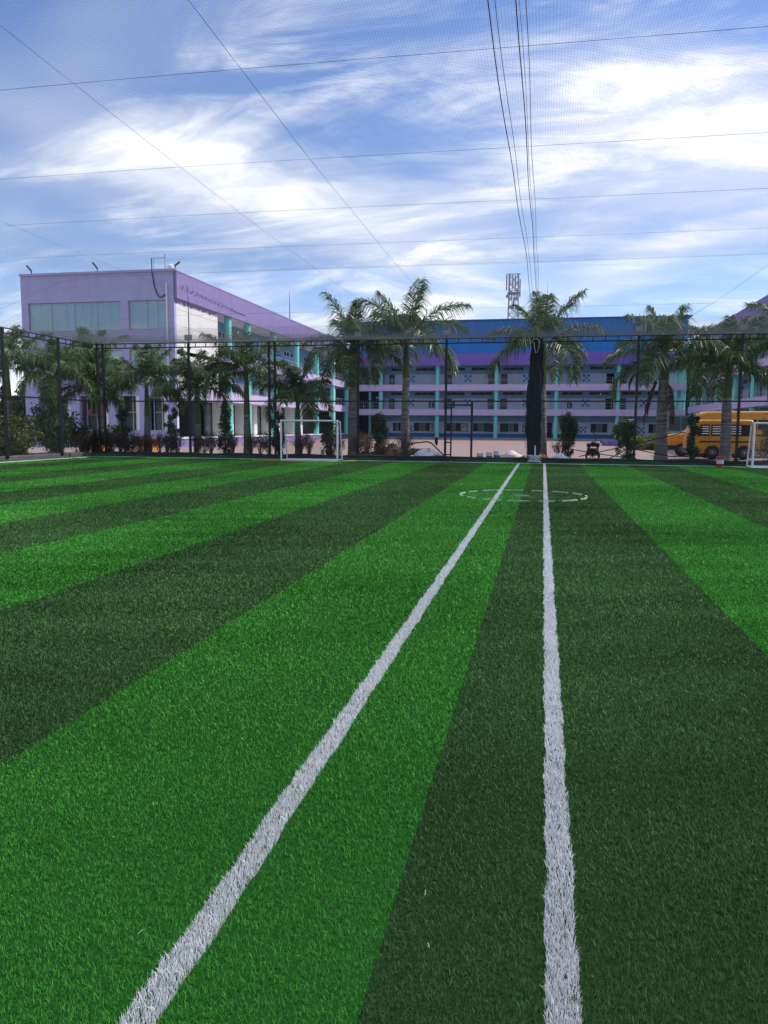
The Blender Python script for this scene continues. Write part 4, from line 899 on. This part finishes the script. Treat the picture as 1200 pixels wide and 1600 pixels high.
for i, x in enumerate([-22.2, -21.8, -21.5, -21.3, -21.0, -20.8, -20.4, -20.1, -19.7, -19.4, -19.0, -18.8, -18.6, -18.1, -17.7, -17.0, -16.2, -15.7, -15.3, -14.5, -14.2, -13.4, -12.9, -12.5, -11.9, -11.0, -10.5, -9.5, -9.1, -8.2, -7.75, -7.0, -6.1, .75]):
    k = i % 3; y = 34.0+random.uniform(-.15, .35); rz = random.uniform(0, 6.28); sc = random.uniform(.92, 1.2)
    if first[k]: first[k] = False; o = protos[k]; o.location = (x, y, .02); o.rotation_euler = (0, 0, rz); o.scale = (sc,)*3
    else: dup(protos[k], (x, y, .02), rz, sc)

# ------------------------------------------------------------------ vehicles
M_yel = mat('school_yellow', (.52, .24, .020), rough=.4, var=.06, scale=1.5, spec=.5, dirt=.18); M_org = mat('hood_orange', (.68, .24, .015), rough=.35, var=.06, spec=.5)
M_tyre = mat('tyre', (.018, .018, .019), rough=.85, var=.2); M_rim = mat('rim', (.085, .078, .068), rough=.5, metal=.4, var=.2); M_brown = mat('brown_stripe', (.035, .018, .012), rough=.5)
def rrect(hw, z0, z1, r, n=5):
    pts = []
    for cx, cz, a0 in ((hw-r, z1-r, 0), (-hw+r, z1-r, 90), (-hw+r*.4, z0+r*.4, 180), (hw-r*.4, z0+r*.4, 270)):
        q = r if a0 < 180 else r*.4
        for i in range(n+1): a = R(a0+90*i/n); pts.append((cx+q*math.cos(a), cz+q*math.sin(a)))
    return pts
def wheel(t, x, y, r, w=.2):
    o = MB().tube([(x, y-w/2, r), (x, y-w/2+.03, r), (x, y+w/2-.03, r), (x, y+w/2, r)], [r*.9, r, r, r*.9], 22).build('wheel', M_tyre, t, smooth=True)
    MB().tube([(x, y-w/2-.012, r), (x, y-w/2-.002, r)], [r*.52, r*.56], 18).build('rim', M_rim, o, smooth=True)
    MB().tube([(x, y-w/2-.04, r), (x, y-w/2-.012, r)], [r*.14, r*.17], 10).build('hub', M_grey, o, smooth=True)
def arch(t, x, y, r):
    pts = [(x+r*math.cos(R(a)), y, r*.82+r*math.sin(R(a))) for a in range(-5, 190, 13)]; MB().tube(pts, .03, 6).build('wheel_arch', M_yel, t, smooth=True)
    MB().prism([(x+r*.97*math.cos(R(a)), r*.82+r*.97*math.sin(R(a))) for a in range(0, 181, 12)], y+.012, y+.03).build('arch_well', M_dark_in, t)
def van():
    X0, X1, Y, hw = 7.15, 10.2, 41.0, .78; yc = Y+hw
    t = thing('school_van', 'small yellow school van with barred windows parked nearest the fence', 'van', ((X0+X1)/2, yc, 0))
    st = [(X0, .40, 1.05, .70), (X0+.05, .32, 1.16, .75), (X0+.14, .29, 1.34, .77), (X0+.34, .28, 1.82, hw), (X0+.46, .28, 1.93, hw), (X0+.7, .28, 1.97, hw), (X1-.16, .28, 1.98, hw), (X1-.05, .29, 1.94, hw-.01), (X1, .33, 1.84, .75)]
    MB().loft([[(x, yc+u, z) for u, z in rrect(w, a, b, .13)] for x, a, b, w in st]).build('body', M_yel, t, smooth=True)
    ys = Y-.004
    for a, b in ((X0+.55, X0+.98), (X0+1.06, X0+1.86), (X0+1.94, X0+2.86)):
        f = MB().box(a, b, ys-.012, ys+.02, 1.16, 1.72).build('window', M_brown, t); MB().box(a+.04, b-.04, ys-.02, ys-.013, 1.2, 1.68).build('pane', M_glass, f)
        k = MB()
        for z in (1.28, 1.40, 1.52, 1.63): k.bar((a+.05, ys-.03, z), (a+(b-a)*(.55 if b-a > .5 else .9), ys-.03, z), .05)
        k.build('guard_bars', M_whitem, f)
    MB().box(X0+.55, X1-.12, ys-.01, ys+.02, .84, .92).build('stripe', M_brown, t)
    MB().box(X0+.5, X1-.12, ys-.035, ys+.02, 1.74, 1.78).build('rain_gutter', M_yel, t)
    MB().box(X1-.03, X1+.05, yc-.7, yc+.7, .36, .5).build('bumper', M_black, t, bevel=.02); MB().box(X0-.05, X0+.05, yc-.66, yc+.66, .38, .52).build('bumper', M_black, t, bevel=.02)
    for x in (X0+.98, X0+1.9): MB().box(x, x+.012, ys-.006, ys+.02, .4, 1.16).build('door_seam', M_brown, t)
    MB().box(X0+.2, X1-.1, Y+.05, Y+2*hw-.05, .14, .30).build('underbody', M_black, t)
    for x in (X0+1.15, X0+2.62): arch(t, x, ys-.006, .41); wheel(t, x, Y-.01, .34); wheel(t, x, Y+2*hw-.1, .34)
    MB().box(X1-.01, X1+.02, Y+.05, Y+.2, .75, 1.1).build('tail_lamp', mat('red_lens', (.4, .02, .015), rough=.2), t)
def bus():
    Y, hw = 44.6, 1.05; yc = Y+hw; X0, Xc, X1 = 6.75, 7.95, 14.6
    t = thing('school_bus', 'long yellow school bus with orange hood parked behind the small van', 'bus', ((X0+X1)/2, yc, 0))
    st = [(Xc-.25, .5, 1.35, .95), (Xc, .42, 1.5, 1.0), (Xc+.30, .40, 2.15, 1.04), (Xc+.42, .40, 2.34, hw), (Xc+.8, .40, 2.46, hw), (X1-.2, .40, 2.5, hw), (X1, .45, 2.4, 1.03)]
    MB().loft([[(x, yc+u, z) for u, z in rrect(w, a, b, .16)] for x, a, b, w in st]).build('body', M_yel, t, smooth=True)
    MB().loft([[(x, yc+u, z) for u, z in rrect(w, a, b, .10)] for x, a, b, w in [(X0, .58, 1.04, .74), (X0+.05, .55, 1.13, .80), (X0+.14, .55, 1.17, .83), (X0+.6, .55, 1.23, .88), (Xc-.1, .55, 1.30, .94)]]).build('hood', M_org, t, smooth=True)
    MB().box(X0-.02, X0+.02, yc-.5, yc+.5, .62, 1.0).build('grille', M_black, t); MB().box(X0-.14, X0-.02, yc-.95, yc+.95, .42, .6).build('bumper', M_black, t, bevel=.02)
    MB().box(X0-.02, Xc+.1, Y+.10, Y+.34, .36, .60).build('mudguard', M_black, t, bevel=.03)
    for s in (-.6, .6): MB().tube([(X0+.0, yc+s, .85), (X0-.05, yc+s, .85)], .1, 12).build('headlight', M_whitem, t)
    wn = MB().add([(Xc+.02, yc-.88, 1.5), (Xc+.02, yc+.88, 1.5), (Xc+.44, yc+.85, 2.12), (Xc+.44, yc-.85, 2.12)], [(0, 1, 2, 3)]).build('windscreen', M_glass, t)
    a = Xc+.75; k = 0
    while a < X1-.6:
        f = MB().box(a, a+.78, Y-.02, Y+.01, 1.5, 2.02).build('window', M_brown, t); MB().box(a+.04, a+.74, Y-.028, Y-.021, 1.54, 1.98).build('pane', M_glass, f); a += .86
    MB().box(Xc+.3, X1-.2, Y-.012, Y+.01, 1.14, 1.22).build('stripe', M_brown, t)
    for x in (X0+.72, X1-1.8): wheel(t, x, Y+.06, .36, .24)
    arch(t, X1-1.8, Y-.01, .46)
    MB().tube([(Xc+.25, Y-.02, 1.9), (Xc+.1, Y-.22, 1.85), (Xc+.1, Y-.22, 1.6)], .02, 6).build('mirror', M_black, t)
van(); bus()

# ------------------------------------------------------------------ odds and ends behind the kerb
def lathe_thing(name, label, cat, x, y, z, prof, m, n=18, parts=(), group=None):
    t = thing(name, label, cat, (x, y, z), group); MB().lathe(prof, (x, y, z), n).build('body', m, t, smooth=True)
    for nm, pr, mm in parts: MB().lathe(pr, (x, y, z), n).build(nm, mm, t, smooth=True)
    return t
M_red = mat('red_plastic', (.48, .022, .03), rough=.35, var=.08); M_paper = mat('label_paper', (.68, .67, .62), rough=.6, var=.08)
rb = lathe_thing('paint_bucket', 'red bucket with a white band standing on the turf edge', 'bucket', 6.92, 32.62, .02, [(.118, 0), (.125, .02), (.135, .37), (.142, .375), (.142, .40), (.12, .405), (.05, .405)], M_red, parts=[('label_band', [(.1305, .12), (.1345, .12), (.1375, .28), (.1335, .28)], M_paper)])
MB().tube([(6.92-.145, 32.62, .36), (6.92-.1, 32.5, .27), (6.92, 32.47, .24), (6.92+.1, 32.5, .27), (6.92+.145, 32.62, .36)], .006, 5).build('handle', M_grey, rb)
M_bucket = mat('white_plastic', (.72, .73, .76), rough=.4, var=.06); M_blab = mat('blue_label', (.05, .08, .30), rough=.5, var=.3, scale=8)
for i, (x, y, l) in enumerate(((-2.72, 34.3, 'leftmost white paint bucket with a blue label by the gate frame'), (-2.30, 34.25, 'middle white paint bucket with a blue label by the gate frame'), (-1.98, 34.4, 'white paint bucket with a blue label next to the pink sack'))):
    h = (.36, .40, .46)[i]
    lathe_thing('paint_bucket', l, 'bucket', x, y, .02, [(.11, 0), (.125, .03), (.14, h-.05), (.15, h-.045), (.15, h), (.05, h+.01)], M_bucket, parts=[('label_band', [(.128, h*.36), (.1345, h*.36), (.1375, h*.6), (.131, h*.6)], M_blab)], group='white paint buckets')
def sack(label, x, y, rx, ry, rz, m, seed, rot=0.0):
    t = thing('sack', label, 'sack', (x, y, .0)); r = random.Random(seed); ph = [r.uniform(0, 6) for _ in range(6)]; secs = []; n = 22
    for i in range(17):
        s = i/16; k = max(.06, math.sin(math.pi*min(.985, max(.015, s)))**.55); ring = []
        for j in range(n):
            a = 2*math.pi*j/n; w = k*(1+.10*math.sin(3*a+ph[0]+s*5)+.06*math.sin(7*a+ph[1]+s*9)); dx = (s-.5)*2*rx
            zz = rz*(.95+w*math.sin(a)*(1 if math.sin(a) > 0 else .8))+.03*math.sin(s*11+ph[2]); px, py = dx, w*ry*math.cos(a)
            ring.append((x+px*math.cos(rot)-py*math.sin(rot), y+px*math.sin(rot)+py*math.cos(rot), max(.02, zz)))
        secs.append(ring)
    MB().loft(secs).build('bag', m, t, smooth=True); MB().tube([secs[-1][0], (x+rx*1.12*math.cos(rot), y+rx*1.12*math.sin(rot), rz*.95)], [.05, .09], 8).build('tied_neck', m, t)
M_sackw = mat('sack_white', (.74, .75, .78), rough=.6, var=.14, scale=6, bump=.5); M_sackp = mat('sack_pink', (.70, .58, .58), rough=.6, var=.3, scale=5, bump=.5)
sack('full white sack lying under the rusty pipe on the soil heap', -5.05, 34.15, .62, .36, .26, M_sackw, 1)
sack('half-buried pale sack at the front of the same soil heap', -5.75, 33.75, .3, .16, .12, M_sackw, 2)
sack('pinkish white sack beside the paint buckets', -1.35, 34.3, .5, .3, .24, M_sackp, 3)
sack('torn white sack under the egg-shaped juniper', .75, 34.0, .38, .24, .2, M_sackw, 4)
sack('crumpled yellow bag at the foot of the curtain palm', -.02, 33.9, .2, .17, .2, mat('bag_yellow', (.60, .36, .03), rough=.5, var=.3, scale=7), 5)
# soil and branch heap
def heap():
    t = thing('soil_heap', 'brown heap of soil and cut branches behind the kerb between the tall palms', 'soil heap', (-6.7, 34.5, 0)); nx, ny = 44, 14; V, F = [], []
    for i in range(nx+1):
        for j in range(ny+1):
            u, v = i/nx, j/ny; x = -8.6+3.9*u; y = 33.85+1.3*v; h = .52*math.sin(math.pi*u)**.7*math.sin(math.pi*v)**.8*(1+.25*math.sin(u*17)+.18*math.sin(u*31+v*9)+.15*math.sin(v*21+u*5)); V.append((x, y, .0+max(0, h)))
    for i in range(nx):
        for j in range(ny): a = i*(ny+1)+j; F.append((a, a+ny+1, a+ny+2, a+1))
    MB().add(V, F).build('soil', M_soil, t, smooth=True)
    r = random.Random(4); k = MB()
    for i in range(60):
        x = r.uniform(-8.4, -4.9); y = r.uniform(33.95, 34.8); a = r.uniform(0, 6.28); l = r.uniform(.3, .9); z = r.uniform(.2, .5); k.tube([(x, y, z), (x+l*.5*math.cos(a), y+.3*l*math.sin(a), z+r.uniform(0, .2)), (x+l*math.cos(a), y+.6*l*math.sin(a), z-r.uniform(0, .15))], [.014, .01, .004], 4)
    k.build('branches', mat('branch', (.10, .055, .035), var=.3), t)
    q = np.random.default_rng(3); P = np.stack([q.uniform(-8.5, -4.9, 900), q.uniform(33.9, 34.9, 900), q.uniform(.1, .55, 900)], 1)-np.array(OFF[t.name])
    link('leaf_litter', leaf_mesh('leaf_litter', P, .05, 9), M_leaf['dry'], t)
heap()
rp = thing('rusty_pipe', 'bent rusty orange pipe arching over the white sack', 'pipe', (-5.0, 34.0, 0))
MB().tube([(-6.15, 34.1, .62), (-5.7, 34.05, .78), (-5.05, 34.0, .86), (-4.85, 33.98, .8), (-4.45, 33.95, .42), (-4.05, 33.9, .06)], .032, 8).build('pipe', mat('rust', (.20, .075, .03), rough=.8, var=.4, scale=10), rp, smooth=True)
hd = thing('hanging_scrap', 'small dark scrap of cloth caught in the net near the gate frame', 'cloth', (-4.55, 33.35, .7)); MB().prism([(-4.62, 1.02), (-4.48, 1.08), (-4.47, .82), (-4.53, .68), (-4.6, .8)], 33.32, 33.36).build('cloth', M_kerb, hd, bevel=.01)
# small black engine unit on wheels with long poles across it
def machine():
    t = thing('engine_cart', 'black two-wheeled engine cart standing among poles right of the juniper', 'machine', (2.2, 35.6, 0)); m = mat('engine_black', (.03, .022, .026), rough=.5, var=.5, scale=9)
    MB().box(1.95, 2.45, 35.45, 35.8, .32, .62).build('engine_block', m, t, bevel=.04)
    for x, z, r in ((2.02, .72, .1), (2.2, .78, .11), (2.38, .74, .1)): MB().tube([(x, 35.5, z), (x, 35.75, z+.04)], r, 12).build('cylinder', m, t, smooth=True)
    for y in (35.4, 35.85):
        w = MB(); pts = [(2.2+.28*math.cos(a), y, .29+.28*math.sin(a)) for a in np.linspace(0, 2*math.pi, 25)]; w.tube(pts, .035, 7)
        for a in np.linspace(0, math.pi, 5)[:-1]: w.bar((2.2-.27*math.cos(a), y, .29-.27*math.sin(a)), (2.2+.27*math.cos(a), y, .29+.27*math.sin(a)), .02)
        w.build('wheel', m, t)
    MB().tube([(2.4, 35.6, .6), (2.55, 35.6, .95), (2.75, 35.6, .88), (2.8, 35.6, .75)], .04, 7).build('exhaust', M_grey, t, smooth=True)
    MB().tube([(2.3, 35.6, .7), (2.28, 35.6, 1.2), (2.2, 35.58, 1.3)], .018, 6).build('lever', m, t); MB().lathe([(.02, 0), (.05, .02), (.05, .06), (.01, .09)], (2.2, 35.58, 1.3), 8).build('knob', m, t)
machine()
for k, (a, b, l) in enumerate((((.9, 35.2, .62), (4.4, 35.2, .12), 'long dark pole sloping down to the right across the engine cart'), ((1.6, 35.3, .25), (6.0, 35.5, 1.35), 'long dark pole rising to the right past the young tree'), ((2.6, 34.9, .05), (3.9, 35.4, .75), 'short dark pole leaning up from the ground right of the cart'), ((3.9, 34.8, .62), (5.6, 34.9, .3), 'thin dark pole between the young tree and the dead-frond palm'))):
    t = thing('pole', l, 'pole', a); MB().tube([a, tuple((Vector(a)+Vector(b))/2+Vector((0, 0, -.02))), b], .022, 6).build('shaft', mat('pole_dark', (.04, .028, .026), rough=.7, var=.3), t)
pk = thing('planter_edge', 'curved violet and blue painted planter edge in the courtyard', 'planter', (7.0, 68.5, 0))
sec = []
for i in range(13):
    s = i/12; x = 5.2+3.2*s; y = 71-6.5*s**1.2; sec.append([(x-.1, y, 0), (x+.1, y+.05, 0), (x+.1, y+.05, .42), (x-.1, y, .42)])
MB().loft(sec).build('edge', mat('violet_paint', (.12, .09, .42), rough=.6, var=.2), pk)
# framed panel on posts behind the bus hood
bp = thing('display_board', 'green-framed dark double panel on posts above the bus hood', 'board', (9.9, 60, 0)); M_gf = mat('green_frame', (.10, .22, .17), rough=.5)
for x in (9.0, 9.9, 10.8): MB().box(x-.04, x+.04, 59.96, 60.04, 0, 2.5).build('post', M_gf, bp)
for x0 in (9.05, 9.95): MB().box(x0, x0+.8, 59.98, 60.02, 1.35, 2.4).build('panel', mat('board_slate', (.045, .075, .085), rough=.4, var=.2), bp)
MB().box(8.95, 10.85, 59.97, 60.03, 2.42, 2.48).build('rail', M_gf, bp); MB().box(8.95, 10.85, 59.97, 60.03, 1.26, 1.32).build('rail', M_gf, bp)
sl = thing('lamp_post', 'short white lamp post with an orange-flowered basket in the courtyard', 'lamp', (8.05, 76, 0))
MB().tube([(8.05, 76, 0), (8.05, 76, 2.3)], .05, 8).build('pole', M_whitem, sl); MB().box(7.8, 8.5, 75.9, 76.1, 2.3, 2.38).build('lamp_head', M_whitem, sl)
link('basket', leaf_mesh('basket', blob(np.random.default_rng(5), 260, (.25, 0, 1.35), (.3, .3, .25), 8), .1, 6), mat('orange_flower', (.42, .20, .12), var=.3), sl)
# orange crates behind the hedge at left
M_crate = mat('orange_plastic', (.60, .24, .02), rough=.45, var=.15)
def crate(x, y, label):
    t = thing('plastic_crate', label, 'crate', (x, y, 0), 'orange plastic crates'); w, d, h = .52, .4, .42
    for lvl in (0, 1):
        z = lvl*(h+.01)
        MB().box(x-w, x+w, y-d, y+d, z, z+.04).build('base', M_crate, t)
        for k in range(4):
            zz = z+.06+k*.095; b = MB(); b.box(x-w, x+w, y-d, y-d+.03, zz, zz+.06); b.box(x-w, x+w, y+d-.03, y+d, zz, zz+.06); b.box(x-w, x-w+.03, y-d+.03, y+d-.03, zz, zz+.06); b.box(x+w-.03, x+w, y-d+.03, y+d-.03, zz, zz+.06); b.build('slat', M_crate, t)
        for sx in (-1, 1):
            for sy in (-1, 1): MB().box(x+sx*(w-.01)-.03, x+sx*(w-.01)+.03, y+sy*(d-.01)-.03, y+sy*(d-.01)+.03, z+.041, z+h).build('corner_post', M_crate, t)
crate(-25.35, 40.5, 'pair of stacked orange crates behind the slim leaning palm')
crate(-22.25, 40.5, 'pair of stacked orange crates behind the palm before the gable end')
